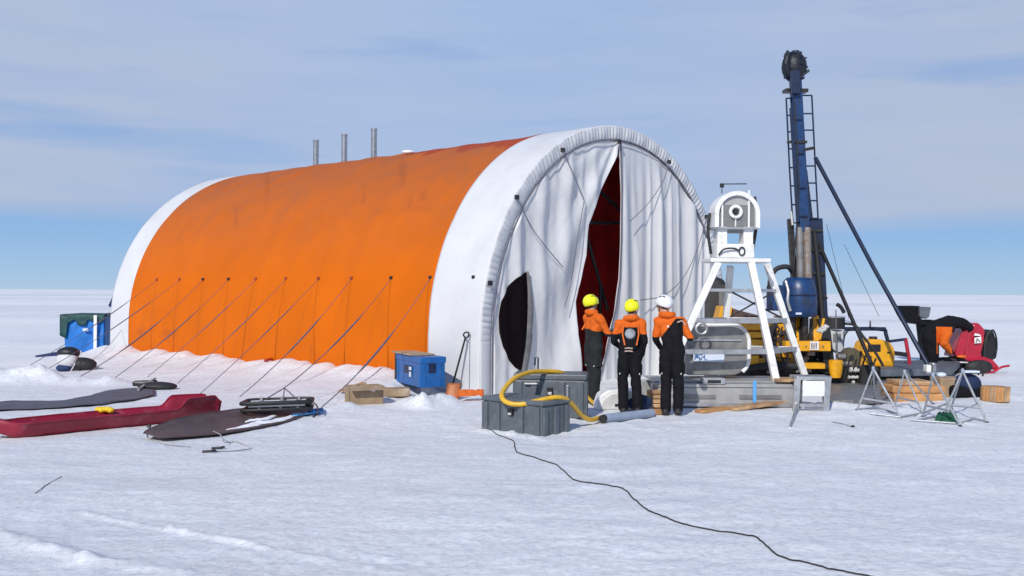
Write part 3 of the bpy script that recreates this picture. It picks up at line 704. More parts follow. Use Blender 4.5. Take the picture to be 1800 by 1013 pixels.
# first person: by the door slit, turned to the right, reaching forward
def p1x(r, F):
    mb = MB(); mb.tube([F(-.14, .10, 1.40), F(-.17, -.02, 1.33), F(-.16, -.11, 1.22)], .016, 6).build('harness_strap', 'orange', r, smooth=True)
person('person in yellow helmet and charcoal bib trousers facing the tent door slit', gp(1042, 708), R(-58),
       stand(.0, head=(-.02, -.03, 1.655), chest=(0, .02, 1.27), elR=(.27, .10, 1.17), wrR=(.14, .34, 1.13), elL=(-.27, .10, 1.17), wrL=(-.10, .36, 1.15), hpit=R(-6), hdR=(-.2, 1, .05), hdL=(.2, 1, .05), pnR=(-1, 0, 0), pnL=(1, 0, 0),
             ankL=(-.09, .02, .10), ankR=(.08, -.03, .10), kneeL=(-.09, .05, .52), kneeR=(.085, .0, .52)),
       'helmet_y', 'suit2', extra=p1x, ofn=lambda c: c.z > 1.24 - .25 * max(0, c.x) and c.z < 1.62 and not (c.y > .26), scale=1.04)
# second person: from behind, grey disc on the back
def p2x(r, F):
    d = MB(); n = 26
    d.tube([F(-.01, -.12, 1.26), F(-.01, -.150, 1.26), F(-.01, -.170, 1.26)], [.082, .082, .062], n).build('back_disc', 'disc', r, smooth=True)
    mb = MB(); rows = []
    for j in range(13):
        z = 1.36 - .34 * j / 12; rows.append([F(x, -.128 - .012 * math.cos(x * 9) + .05 * (abs(x) / .14) ** 2 , z) for x in np.linspace(-.105 + .02 * (j / 12), .105 - .02 * (j / 12), 13)])
    mb.sheet(rows).build('back_panel', 'suit', r, smooth=True, solid=.02)
    for zz in (1.03, .985):
        MB().tube([F(-.09, -.135, zz), F(-.03, -.152, zz + .01), F(.03, -.150, zz)], .011, 6).build('reflective_strip', 'glove', r, smooth=True)
    for s in (-1, 1):
        MB().tube([F(s * .11, -.10, 1.38), F(s * .125, -.125, 1.25), F(s * .09, -.14, 1.08)], .012, 6).build('harness_strap', 'orange', r, smooth=True)
person('person in yellow helmet seen from behind with a round grey disc on the back', gp(1107, 727), R(-4),
       stand(.03, head=(.03, .04, 1.65), neck=(.01, .03, 1.49), pelvis=(-.015, 0, .97), shL=(-.165, .03, 1.41), shR=(.17, .03, 1.43), elR=(.225, -.02, 1.13), elL=(-.26, .02, 1.13), wrR=(.19, .10, .93), wrL=(-.13, .20, 1.02), kneeL=(-.11, .03, .52), ankL=(-.10, .0, .10), kneeR=(.09, .0, .52), ankR=(.12, -.03, .10), hyaw=R(-32), hpit=R(-6), pnR=(-1, 0, 0), pnL=(1, 0, 0)),
       'helmet_y', 'suit', extra=p2x, ofn=lambda c: c.z > 1.25 + .10 * math.exp(-(c.x / .13) ** 4) * (c.y < 0) , scale=1.0)
# third person: white helmet, face turned left
def p3x(r, F):
    MB().tube([F(.10, -.12, 1.40), F(.16, -.09, 1.43), F(.22, -.05, 1.36)], .012, 6).build('shoulder_tape', 'glove', r, smooth=True)
    b = MB(); b.box(F, -.045, -.02, -.162, -.155, 1.33, 1.355); b.build('chest_badge', 'white_paint', r)
person('person in white helmet with face turned left beside the white winch tower', gp(1180, 730), R(-18),
       stand(.02, head=(-.13, .04, 1.66), neck=(-.07, .02, 1.50), chest=(-.01, .0, 1.27), pelvis=(.03, .0, .98), shL=(-.20, .02, 1.41), shR=(.14, .0, 1.41), elR=(.27, .03, 1.17), wrR=(.18, .25, 1.22), elL=(-.25, .03, 1.13), wrL=(-.20, .20, 1.00), hyaw=R(70), pnR=(-1, 0, 0), pnL=(1, 0, 0),
             hdR=(-.5, .6, .3), ankL=(-.08, -.02, .10), ankR=(.10, .03, .10), kneeL=(-.08, .0, .52)),
       'helmet_w', 'suit', extra=p3x, ofn=lambda c: (c.z > 1.17 + 1.3 * max(0, c.x + .15) and c.x < .12) or c.z > 1.455 or (c.x > .175 and c.z > 1.16), scale=1.03)

# ---------------------------------------------------------------- grey cases, hose, duct
def case(F, w, d, h, label, lidded=True, crate=False):
    t = thing('storage_case', F(0, 0, 0), label, 'storage case', 'grey plastic cases by the tent door')
    b = MB(); b.box(F, .02, w - .02, .02, d - .02, 0, h * .86)
    b.build('case_body', 'case', t, bevel=.015)
    n = 0
    for x in (.04, w * .24, w * .62, w - .14):    # upright ribs
        MB().box(F, x, x + .09, -.012, .025, .02, h * .83).build('rib', 'case', t, bevel=.008)
    for y in (.03, d * .42, d - .12):
        MB().box(F, w - .025, w + .012, y, y + .08, .02, h * .83).build('rib', 'case', t, bevel=.008)
        MB().box(F, -.012, .025, y, y + .08, .02, h * .83).build('rib', 'case', t, bevel=.008)
    l = MB(); l.box(F, 0, w, 0, d, h * .865, h); l.build('lid', 'case', t, bevel=.02)
    lt = MB(); lt.box(F, w * .46, w * .54, -.022, .018, h * .52, h * .70); lt.build('latch', 'black', t, bevel=.006)
    lt = MB(); lt.box(F, w * .475, w * .525, -.028, -.0225, h * .54, h * .60); lt.build('latch_plate', 'grey', t)
    return t
c0 = G(953, 767); c1 = G(845, 752); yaw = math.atan2(c0.y - c1.y, c0.x - c1.x); Fc = Fr((c1.x, c1.y, hz(c1.x, c1.y) - .02), yaw)
case(Fc, (c0 - c1).length, .62, .47, 'grey ribbed storage case in front, with the yellow hose looped over its lid')
p = G(902, 735); Fc2 = Fr((p.x, p.y, hz(p.x, p.y) - .02), R(-6)); tc2 = case(Fc2, 1.10, .62, .66, 'taller grey storage case standing behind the hose-draped one')
MB().box(Fc2, .17, .38, -.034, -.014, .50, .525).build('grab_handle', 'alu', tc2, bevel=.004)
MB().box(Fc2, .80, .83, -.036, -.014, .30, .50).build('grab_handle', 'alu', tc2, bevel=.004)
hp = [A(1000, 664, 14.6), A(985, 655, 14.3), A(960, 653, 14.1), A(930, 655, 13.7), A(905, 665, 13.3), A(888, 682, 13.0), A(882, 697, 12.75), A(892, 708, 12.65), A(915, 711, 12.6), A(945, 705, 12.6),
      A(975, 699, 12.65), A(995, 702, 12.8), A(1010, 716, 13.0), A(1022, 730, 13.2), A(1038, 738, 13.4), gp(1060, 741, .05)]
tag(MB().tube(smoothpts(hp, 8), .034, 14).build('hose', 'hose', origin=G(1000, 745), smooth=True), 'thick yellow hose curling over the grey storage cases', 'hose')
t = thing('hose', gp(1060, 722), 'short yellow hose end on the snow behind the tall grey case', 'hose')
MB().tube(smoothpts([gp(1018, 700, .22), gp(1030, 706, .14), gp(1045, 713, .06), gp(1068, 719, .04)], 6), .030, 12).build('hose_end', 'hose', t, smooth=True)
MB().cyl(gp(1066, 719, .04), gp(1074, 720, .04), .034, n=12).build('coupling', 'alu', t, smooth=True)
t = thing('duct_pipe', gp(1062, 745), 'blue grey pipe lying on the snow at the end of the yellow hose', 'pipe')
MB().cyl(gp(1062, 745, .07), gp(1146, 733, .06), .062, n=20).build('pipe_body', 'duct', t, smooth=True)
MB().cyl(gp(1058, 746, .07), gp(1063, 745, .07), .055, n=20).build('pipe_collar', 'rubber', t, smooth=True)
mb = MB(); mb.bar(gp(1146, 731, .05), gp(1172, 728, .05), .12, .08); tag(mb.build('wood_block', 'wood', origin=gp(1160, 730), bevel=.008), 'small wooden block lying at the boots of the white helmeted person', 'wood')
mb = MB(); Fq = Fr(gp(1120, 718), R(10)); mb.box(Fq, 0, .42, 0, .4, .0, .30); t = thing('crate', Fq(0, 0, 0), 'slatted wooden crate on snow between the two right-hand people', 'crate')
for k in range(4): MB().box(Fq, .24, .50, -.05, .0, .02 + k * .075, .08 + k * .075).build('slat', 'wood2', t, bevel=.004)
MB().box(Fq, .26, .48, .002, .3, .02, .28).build('crate_core', 'wood', t)
mb = MB(); Fq = Fr(gp(1118, 722), R(12)); mb.ell(Fq(.05, .1, .13), .26, .2, .14); tag(mb.build('duffel_bag', 'bigbag', origin=Fq(0, 0, 0), smooth=True), 'dark duffel bag on the snow behind the two right-hand people', 'bag')
# low white instrument case with rounded arch
Fq = Fr(gp(1050, 722), R(3)); t = thing('equipment_box', Fq(0, 0, 0), 'low white rounded equipment box on the snow between the yellow helmeted people', 'box')
prof = [(0, .0), (.62, .0), (.62, .30), (.40, .34), (.18, .33), (.05, .24), (0, .1)]
mb = MB(); mb.prism([Fq(x, 0, z) for x, z in prof], Fq.dir((0, .45, 0))); mb.build('box_shell', 'white_paint', t, bevel=.02)
prof = [(.06, .03), (.56, .03), (.56, .27), (.42, .29), (.22, .25), (.10, .16)]
mb = MB(); mb.prism([Fq(x, -.02, z) for x, z in prof], Fq.dir((0, .017, 0))); mb.build('side_panel', 'grey', t)
MB().box(Fq, .28, .34, -.034, -.022, .07, .11).build('latch', 'black', t)
# thin standing tool behind the case
t = thing('probe_tool', gp(944, 712), 'thin black probe standing upright behind the grey cases', 'tool')
q = gp(944, 712); top = A(946, 632, q.y)
MB().tube([q, q.lerp(top, .5), top], .014, 8).build('shaft', 'black', t, smooth=True)
MB().tube([top, top + Vector((.0, 0, .03)), top + Vector((-.05, 0, .03)), top + Vector((-.055, 0, -.10))], .014, 8).build('handle', 'black', t, smooth=True)
# red rod
# ---------------------------------------------------------------- crates, cards, shovels left of the door
def bluecrate(F, w, d, h, label, cap=True):
    t = thing('blue_crate', F(0, 0, 0), label, 'crate', 'blue crates by the tent')
    MB().box(F, 0, w, 0, d, 0, h).build('crate_body', 'blue', t, bevel=.012)
    MB().box(F, -.015, w + .015, -.015, d + .015, h * .80, h + .003).build('crate_rim', 'blue', t, bevel=.01)
    for x in (.03, w - .10): MB().box(F, x, x + .07, -.012, .02, .01, h * .78).build('rib', 'blue', t, bevel=.006)
    MB().box(F, w * .36, w * .64, -.018, .0, h * .40, h * .66).build('handle_recess', 'navy_dk', t, bevel=.006)
    return t
c0 = G(740, 701); c1 = G(697, 689); Lc = (c0 - c1).length; F2 = Fr((c1.x, c1.y, hz(c1.x, c1.y) - .04), math.atan2(c0.y - c1.y, c0.x - c1.x))
t = bluecrate(F2, Lc, .46, .54, 'blue plastic crate with two white stickers standing corner-on by the cardboard'); del t['group']
MB().box(F2, Lc * .56, Lc * .66, -.024, -.0205, .28, .34).build('crate_sticker', 'label', t); MB().box(F2, Lc * .57, Lc * .65, -.024, -.0205, .16, .25).build('crate_sticker', 'label', t)
MB().box(F2, Lc - .02, Lc + .012, .14, .28, .26, .42).build('handle_recess', 'navy_dk', t, bevel=.006)
for y in (.03, .32): MB().box(F2, Lc - .02, Lc + .012, y, y + .06, .01, .46).build('rib', 'blue', t, bevel=.006)
mb = MB(); mb.box(F2, -.16, Lc * .72, -.05, .40, .546, .575); tag(mb.build('flat_lid', 'card', origin=F2(0, 0, .54), bevel=.006), 'thin pale board lying on top of the blue crate', 'board')
mb = MB(); mb.box(F2, -.12, -.03, .0, .36, .0, .57); tag(mb.build('shade_panel', 'black', origin=F2(-.1, 0, 0), bevel=.006), 'dark panel painted as the shaded opening left of the blue crate', 'panel')  # solid black box in place of the shade inside the opening
p = G(645, 712); F3 = Fr((p.x, p.y, hz(p.x, p.y) - .03), R(24)); t = thing('cardboard_box', F3(0, 0, 0), 'open snow-dusted cardboard box on the snow left of the blue crate', 'box')
mb = MB()
for a in ((-.30, .28, 0, .012), (-.30, .28, .30, .312), ): mb.box(F3, a[0], a[1], a[2], a[3], 0, .34)
mb.box(F3, -.30, -.288, .0, .30, 0, .34); mb.box(F3, .27, .282, .0, .30, 0, .34); mb.box(F3, -.3, .28, 0, .3, .0, .02); mb.build('box_walls', 'card', t)
MB().hexa([F3(-.30, -.0, .34), F3(.28, 0, .34), F3(.28, .01, .345), F3(-.30, .01, .345), F3(-.33, -.14, .28), F3(.31, -.14, .28), F3(.31, -.135, .29), F3(-.33, -.135, .29)]).build('flap', 'card', t)
MB().ell(F3(0, .15, .26), .25, .13, .07).build('snow_fill', 'snowc', t, smooth=True)
mb = MB(); F4 = Fr(gp(670, 703, -.02), R(10)); mb.box(F4, 0, .5, 0, .32, 0, .14); tag(mb.build('flattened_carton', 'card', origin=F4(0, 0, 0), bevel=.01), 'low flattened carton wedged below the blue crate', 'carton')
mb = MB(); mb.bar(gp(598, 699, .05), gp(640, 694, .10), .12, .02); tag(mb.build('plank', 'wood2', origin=gp(615, 700)), 'thin plank half buried in snow left of the cardboard box', 'plank')
t = thing('shovel', gp(792, 700), 'long handled shovel with orange blade leaning on the white tent band', 'shovel')
b0 = gp(794, 694, .12); top = A(818, 594, b0.y + .02)
MB().tube([b0, top], .018, 10).build('shaft', 'black', t, smooth=True)
MB().tube(smoothpts([top, top + Vector((-.035, 0, .05)), top + Vector((0, 0, .10)), top + Vector((.06, 0, .09)), top + Vector((.055, 0, .02)), top], 4), .015, 8).build('grip', 'black', t, smooth=True)
c = gp(794, 702); rows = [[c + Vector((.12 * (i / 6 - .5) * 2 + .03 * j / 6, .03 * ((i / 6 - .5) * 2) ** 2 - .05 + .15 * j / 8, -.02 + .30 * j / 8)) for i in range(7)] for j in range(9)]
MB().sheet(rows).build('blade', mat('rust_orange_blade', (.45, .14, .04), .5, var=.3), t, smooth=True, solid=.012)
t = thing('ice_axe', gp(806, 700), 'slim grey pole leaning on the tent beside the orange-bladed shovel', 'pole')
b0 = gp(806, 698, .0); MB().tube([b0, A(824, 597, b0.y + .4)], .010, 8).build('shaft', 'pipe', t, smooth=True); MB().cyl(b0, b0 + Vector((0, 0, .08)), .018, n=8).build('tip', 'black', t, smooth=True)
mb = MB(); mb.tube(smoothpts([gp(466, 659, .04), gp(480, 656, .05), gp(498, 653, .04)], 5), [.03] * 11, 8); tag(mb.build('red_strap', 'red', origin=gp(480, 656), smooth=True), 'short red strap lying on the snow bank below the orange wall', 'strap')

# ---------------------------------------------------------------- sleds on the left
def tray(name, label, P0, P1, wfn, hfn, m, floor=.0, n=60, thick=.012, bank=0.0, nearh=1.0):
    t = thing(name, P0.lerp(P1, .5), label, 'sled'); d = (P1 - P0); d.z = 0; Ln = d.length; d /= Ln; sd = Vector((d.y, -d.x, 0)); rows = []
    for j in range(n + 1):
        u = j / n; w, h, fl = wfn(u), hfn(u), floor(u) if callable(floor) else floor; c = P0 + d * (Ln * u); row = []
        for k in range(17):
            v = k / 8 - 1; av = abs(v); x = math.copysign(min(1, av * 1.18), v) * w if av < .85 else math.copysign(w * (1 + .0 * av), v)
            z = fl + ((h if v < 0 else h * nearh) * max(0, (av - .62) / .38) ** .8 if av > .62 else 0)
            row.append(c + sd * (v * w * (.85 + .15 * av)) + Vector((0, 0, z + .01 + bank * v + .006 * mnoise.noise(c * 3 + Vector((v, 0, 0))))))
        rows.append(row)
    MB().sheet(rows).build('tray', m, t, smooth=True, solid=thick)
    MB().tube([r[-1] for r in rows], .013, 6).build('rim', m, t, smooth=True); MB().tube([r[0] for r in rows], .013, 6).build('rim', m, t, smooth=True)
    return t, rows
def sst(u, a, b): u = max(0, min(1, (u - a) / (b - a))); return u * u * (3 - 2 * u)
P0, P1 = gp(-18, 772), gp(380, 733)
t, rows = tray('pulk_sled', 'long crimson plastic sled with a raised stern nearest the photo left edge', P0, P1,
     lambda u: .25 * (sst(u, -.02, .12)) * (1 - .45 * sst(u, .80, 1)) + .02, lambda u: .17 + .02 * sst(u, 0, .2) + .14 * sst(u, .76, .82) - .10 * sst(u, .96, 1.0), 'pulk', floor=lambda u: .08 * (1 - sst(u, 0, .10)) + .01)
MB().tube(smoothpts([rows[2][8], rows[2][8] + Vector((-.15, .05, .08)), rows[8][2] + Vector((0, 0, .05))], 6), .014, 6).build('tow_cord', 'rope', t, smooth=True)
MB().tube(sag(rows[42][14] + Vector((0, 0, .03)), rows[26][12] + Vector((0, 0, .04)), .02), .008, 6).build('lashing', 'rope2', t, smooth=True)
mb = MB(); c = rows[30][0] + Vector((0, 0, .02)); F5 = Fr(c, .4); 
for k in range(7): mb.ell(c + Vector((-.08 + .03 * k, -.02 + .03 * math.sin(k * 2), .0 + .03 * math.sin(k * 3.1))), .05, .05, .04)
tag(mb.build('glove', 'yglove', origin=c, smooth=True), 'crumpled yellow glove lying on the edge of the crimson sled', 'glove')
P0, P1 = gp(266, 774), gp(546, 722)
t, rows = tray('plastic_sled', 'low curled dark brown plastic sled in front of the stretcher frame', P0, P1,
     lambda u: .56 * (math.sin(math.pi * min(1, .02 + u * .98)) ** .55) * (1 - .35 * sst(u, .6, 1)), lambda u: .09 * sst(u, .0, .3) * (1 - .3 * u), 'brown', floor=lambda u: .04 * (1 - sst(u, 0, .25)) + .02, bank=-.02, nearh=.25)
for ja, jb, ka, kb in ((18, 50, 11, 15.5), (30, 44, 8, 11)):
    pr = []
    for j in range(ja, jb + 1):
        u = (j - ja) / (jb - ja); e = math.sin(math.pi * u) ** .6; w1 = (kb - ka) / 2 * (e * (.75 + .5 * mnoise.noise(Vector((j * .35, ka, 2))))); m0 = (ka + kb) / 2 + 1.0 * mnoise.noise(Vector((j * .2, kb, 6))); row = []
        for i in range(9):
            kk = max(0, min(15.99, m0 + w1 * (i / 4 - 1))); k0 = int(kk); p = rows[j][k0].lerp(rows[j][k0 + 1], kk - k0)
            row.append(p + Vector((0, 0, .008 + .035 * e * math.sin(math.pi * i / 8) * (.6 + mnoise.noise(p * 9)))))
        pr.append(row)
    MB().sheet(pr).build('snow_patch', 'snowc', t, smooth=True, solid=.004)
MB().tube(smoothpts([G(375, 758, .1), G(388, 765, .1), G(395, 778, .01), gp(415, 775, .01), gp(443, 786, .01)], 6), .006, 6).build('cord', 'rope2', t, smooth=True)
MB().tube(smoothpts([gp(360, 794, .012), gp(380, 793, .012), gp(410, 792, .012), gp(441, 788, .012)], 6), .005, 6).build('cord', 'rope', t, smooth=True)
for nm, (x, y), lb in (('ice_screw', (366, 794), 'small black ice screw lying on snow left of its twin'), ('ice_screw', (382, 788), 'small black ice screw with hooked hanger just in front of the brown sled')):
    q = gp(x, y, .015); r = thing(nm, q, lb, 'ice screw', 'ice screws on the snow'); MB().tube([q + Vector((-.07, 0, 0)), q + Vector((.06, .02, .005))], .014, 8).build('screw', 'black', r, smooth=True); MB().ell(q + Vector((.06, .02, .01)), .03, .03, .012).build('hanger', 'black', r, smooth=True)
t = thing('hook', gp(262, 765), 'small dark hook and thin cord on snow at the tip of the brown sled', 'hook')
MB().tube(smoothpts([gp(262, 756, .05), gp(258, 764, .01), gp(263, 772, .01), gp(290, 780, .01), gp(335, 784, .01)], 5), .006, 6).build('cord', 'rope2', t, smooth=True); MB().ell(gp(262, 755, .05), .03, .02, .03).build('hook_eye', 'black', t, smooth=True)
# stretcher
t = thing('stretcher', gp(485, 712), 'black tubular stretcher with a white bed resting behind the brown sled', 'stretcher')
a, b = G(424, 710, .22), G(548, 706, .24); dd = (b - a).normalized(); nn = Vector((-dd.y, dd.x, 0)) * .42
pp = [a, a + dd * .05 + nn * .9, a + dd * .15 + nn, b - dd * .1 + nn, b + nn * .85, b, b - dd * .08 - nn * .08, a + dd * .08 - nn * .1]
MB().tube(pp, .032, 8, closed=True).build('frame', 'black', t, smooth=True)
MB().tube([q - Vector((0, 0, .10)) for q in pp], .024, 8, closed=True).build('lower_frame', 'black', t, smooth=True)
mb = MB(); mb.prism([a + dd * .1 - Vector((0, 0, .06)), b - dd * .1 - Vector((0, 0, .06)), b - dd * .1 + nn - Vector((0, 0, .03)), a + dd * .1 + nn - Vector((0, 0, .03))], (0, 0, .03)); mb.build('bed', 'white_paint', t)
for k in (.25, .55, .8): q = a.lerp(b, k); MB().bar(q - Vector((0, 0, .1)) - nn * .1, q + nn + Vector((0, 0, .035)), .04, .02).build('strap', 'rope2', t)
for q in ((470, 700), (498, 704), (522, 702)): MB().tube([G(500, 682, .30), G(q[0], q[1], .26)], .010, 6).build('bridle_rope', 'rope', t, smooth=True)
MB().tube(smoothpts([b, b + Vector((.08, -.02, -.06)), b + Vector((.10, -.05, -.17)), b + Vector((.04, -.1, -.22))], 5), .012, 8).build('end_hoop', 'black', t, smooth=True)
t = thing('snow_anchor', gp(545, 729), 'flat blue snow anchor lying beside the stretcher where the last rope ends', 'anchor')
MB().bar(gp(516, 734, .02), gp(566, 727, .03), .16, .02).build('plate', 'tape', t, bevel=.005); MB().bar(gp(542, 729, .05), gp(568, 728, .06), .06, .05).build('block', 'blue', t, bevel=.008); MB().tube([gp(543, 731, .04), gp(541, 726, .2)], .012, 8).build('pin', 'black', t, smooth=True)
# dark mat strip + black gear
mb = MB(); edg = [(-40, 712, 734), (0, 709, 725), (60, 708, 722), (110, 706, 720), (150, 700, 717), (190, 690, 711), (235, 687, 705), (272, 689, 698)]
pa = smoothpts([gp(x, y) for x, y, _ in edg], 8); pb = smoothpts([gp(x, y) for x, _, y in edg], 8); rows = []; pts = pa
for q, w in zip(pa, pb):
    row = []
    for k in range(13):
        p = q.lerp(w, k / 12); row.append(Vector((p.x, p.y, hz(p.x, p.y) + .03 + .012 * mnoise.noise(p * 2.5))))
    rows.append(row)
tag(mb.sheet(rows).build('ground_mat', 'mat', origin=pts[2], smooth=True, solid=.012), 'long dark grey mat lying across the snow behind the crimson sled', 'mat')
t = thing('kit_bag', gp(265, 690), 'flat black kit bag with pale strap at the end of the long grey mat', 'bag')
q = gp(272, 686); mb = MB(); mb.ell(q + Vector((.05, 0, .06)), .38, .20, .085); mb.build('bag_body', 'rubber', t, smooth=True)
q2 = gp(242, 684); MB().bar(q2 + Vector((-.08, 0, .10)), q2 + Vector((.36, 0, .12)), .16, .10).build('roll', 'black', t, bevel=.03); MB().bar(q2 + Vector((-.02, -.09, .13)), q2 + Vector((.3, -.09, .12)), .01, .02).build('zip', 'rope2', t)
MB().tube([gp(243, 691, .06), q2 + Vector((.22, -.12, .12)), q2 + Vector((.32, .05, .2))], .025, 6).build('strap', 'rope2', t, smooth=True)
# blue tarp-covered cargo
Y = 28.0; t = thing('cargo_stack', A(150, 622, Y), 'cargo wrapped in blue tarp with dark green top and white strap behind the tent', 'cargo')
q0, q1 = A(117, 616, Y), A(186, 612, Y); z1 = A(150, 570, Y).z; zt_ = A(150, 555, Y).z
mb = MB(); rows = []
def tarp(u, z, base): return q0.lerp(q1, u) + Vector((.03 * mnoise.noise(Vector((u * 6, z * 3, 1))), .05 * mnoise.noise(Vector((u * 5, z * 3, 2))), 0))
zb = q0.z - .05
blk = MB(); blk.hexa([Vector((q0.x, Y, -.05)), Vector((q1.x, Y - .1, -.05)), Vector((q1.x, Y + 1.2, -.05)), Vector((q0.x, Y + 1.2, -.05)), Vector((q0.x, Y, zt_)), Vector((q1.x, Y - .1, zt_)), Vector((q1.x, Y + 1.2, zt_)), Vector((q0.x, Y + 1.2, zt_))]); blk.build('crate_core', 'blue', t, bevel=.05)
rows = [[Vector((q0.x + (q1.x - q0.x) * i / 20 , Y - .12 + .05 * mnoise.noise(Vector((i * .35, j * .3, 3))), (.0 + zt_ * j / 10))) for i in range(21)] for j in range(11)]
MB().sheet(rows).build('blue_tarp', 'bluetarp', t, smooth=True, solid=.01)
rows = []
for j in range(12):
    row = []
    for i in range(29):
        u = i / 28; drop = .16 + .20 * abs(mnoise.noise(Vector((u * 3, 0, 7)))) + (.45 if u < .16 else 0) + (.14 if .38 < u < .6 else 0)
        if j < 6: z = zt_ + .03 - drop * (5 - j) / 5; y = Y - .19 + .03 * mnoise.noise(Vector((u * 9, j * .5, 3)))
        else: z = zt_ + .04 + .03 * mnoise.noise(Vector((u * 5, j, 4))); y = Y - .19 + 1.45 * (j - 5) / 6
        row.append(Vector((q0.x - .12 + (q1.x - q0.x + .16) * u, y, z)))
    rows.append(row)
MB().sheet(rows).build('green_cover', 'green', t, smooth=True, solid=.012)
sx_ = A(166, 560, Y - .3); MB().box(lambda x, y, z: Vector((sx_.x + x, Y - .26 + y, z)), -.04, .05, 0, .02, 0, zt_ + .02).build('white_strap', 'white_paint', t)
lb_ = A(149, 580, Y - .3); MB().box(lambda x, y, z: Vector((lb_.x + x, Y - .26 + y, lb_.z + z)), -.08, .08, 0, .02, -.04, .04).build('paper_tag', 'label', t)
t = thing('gear_sack', gp(120, 652), 'white and black gear sack lying against a dark round pan left of the tent', 'bag')
q = gp(120, 652); MB().ell(q + Vector((0, 0, .42)), .26, .2, .14).build('sack_top', 'black', t, smooth=True); MB().ell(q + Vector((0, -.06, .26)), .24, .17, .20).build('sack_body', 'white_fab', t, smooth=True); MB().ell(q + Vector((-.05, -.1, .07)), .18, .14, .10).build('sack_base', 'navy_cloth', t, smooth=True)
t = thing('sled_pan', gp(140, 652), 'dark green round pan lying on the snow right of the white and black sack', 'pan')
q = gp(141, 652); MB().ell(q + Vector((0, .05, .13)), .36, .22, .17).build('pan_shell', 'rubber', t, smooth=True); MB().tube([gp(124, 656, .02), gp(134, 652, .22), gp(142, 650, .42)], .015, 6).build('cord', 'white_paint', t, smooth=True)
mb = MB(); mb.bar(gp(78, 628, .03), gp(118, 622, .05), .5, .05); tag(mb.build('navy_sheet', 'navy_cloth', origin=gp(98, 626)), 'narrow navy sheet lying flat on the snow left of the cargo', 'sheet')

# ---------------------------------------------------------------- winch tower
t = thing('winch_tower', gp(1290, 705), 'white four-legged winch tower with rounded pulley housing on an aluminium base', 'winch')
tops = [A(1262, 462, 16.3), A(1320, 462, 16.3), A(1348, 464, 16.85), A(1284, 468, 16.9)]
feet = [A(1163, 680, 15.8), A(1365, 674, 16.0), A(1417, 668, 17.1), A(1268, 662, 17.4)]
for i, (a, b) in enumerate(zip(tops, feet)): MB().bar(a, b, .12 if i < 2 else .11, .12, up=(0, 1, 0)).build('leg', 'white_paint', t, bevel=.012)
def onleg(i, z): a, b = tops[i], feet[i]; return a.lerp(b, (a.z - z) / (a.z - b.z))
for z, w in ((1.95, .06), (1.42, .09), (.90, .09)):
    for i, j in ((0, 1), (1, 2), (3, 2), (0, 3)):
        if (i, j) in ((0, 3),) and z > 1.9: continue
        MB().bar(onleg(i, z), onleg(j, z), w, w * .9).build('crossbar', 'alu', t, bevel=.006)
MB().bar(onleg(3, 1.95), onleg(2, 1.42), .03, .03).build('brace', 'black', t); MB().bar(onleg(2, 1.95), onleg(3, 1.42), .03, .03).build('brace', 'black', t)
# top plate
Ft = Fr(A(1290, 460, 16.5), 0.06)
MB().box(Ft, -.48, .58, -.26, .42, -.02, .05).build('top_plate', 'white_paint', t, bevel=.015)
MB().box(Ft, -.36, .30, -.22, .25, .055, .30).build('gear_box', 'white_paint', t, bevel=.02)
MB().tube(smoothpts([Ft(-.34, -.24, .10), Ft(-.26, -.28, .20), Ft(-.10, -.27, .22), Ft(.0, -.25, .19)], 5), .016, 6).build('hose', 'black', t, smooth=True)
MB().tube([Ft(.07 + .05 * math.cos(k), -.24, .17 + .07 * math.sin(k)) for k in np.linspace(0, 6.28, 15)[:-1]], .013, 6, closed=True).build('handle', 'rubber', t, smooth=True)
for x in (-.33, .13): MB().box(Ft, x, x + .17, -.14, .14, .30, .60).build('neck_post', 'white_paint', t, bevel=.01)
MB().box(Ft, -.16, .13, -.1, .1, .50, .58).build('neck_beam', 'alu_dk', t)
MB().tube([Ft(.38 + .04 * math.sin(k * .5), .05, 1.15 - .12 * k) for k in range(11)], .030, 8).build('cable', 'rubber', t, smooth=True)
MB().tube([Ft(-.42 - .03 * math.sin(k * .5), .05, .85 - .09 * k) for k in range(9)], .026, 8).build('cable', 'rubber', t, smooth=True)
# pulley housing
def arc(r, zc, x0=0, n=28): return [(x0 + r * math.cos(math.pi * k / n), zc + r * math.sin(math.pi * k / n)) for k in range(n + 1)]
ho = [(.40, .58)] + arc(.40, .82) + [(-.40, .58)]; hi = [(.325, .58)] + arc(.325, .82) + [(-.325, .58)]
mb = MB(); n = len(ho); y0, y1 = -.2, .2
vs = [Ft(x, y0, z) for x, z in ho] + [Ft(x, y0, z) for x, z in hi] + [Ft(x, y1, z) for x, z in ho] + [Ft(x, y1, z) for x, z in hi]; fs = []
for i in range(n - 1): fs += [(i, i + 1, n + i + 1, n + i), (2 * n + i, 3 * n + i, 3 * n + i + 1, 2 * n + i + 1), (i, 2 * n + i, 2 * n + i + 1, i + 1), (n + i, n + i + 1, 3 * n + i + 1, 3 * n + i)]
fs += [(0, n, 3 * n, 2 * n), (n - 1, 3 * n - 1, 4 * n - 1, 2 * n - 1)]
mb.add(vs, fs).build('housing_rim', 'white_paint', t, smooth=True)
mb = MB(); mb.prism([Ft(x * .99, -.13, z) for x, z in hi], Ft.dir((0, .26, 0))); mb.build('housing_plate', mat('mesh_grey', (.22, .22, .22), .5, .2, var=.35, vscale=60), t)
mb = MB(); mb.prism([Ft(x * .78, -.137, .80 + z * .0 + (z - .82) * .75 + .12) for x, z in [(.26, .90)] + arc(.30, .90) + [(-.26, .90)]], Ft.dir((0, .006, 0))); mb.build('guard_window', mat('pale_grey', (.38, .38, .38), .4), t)
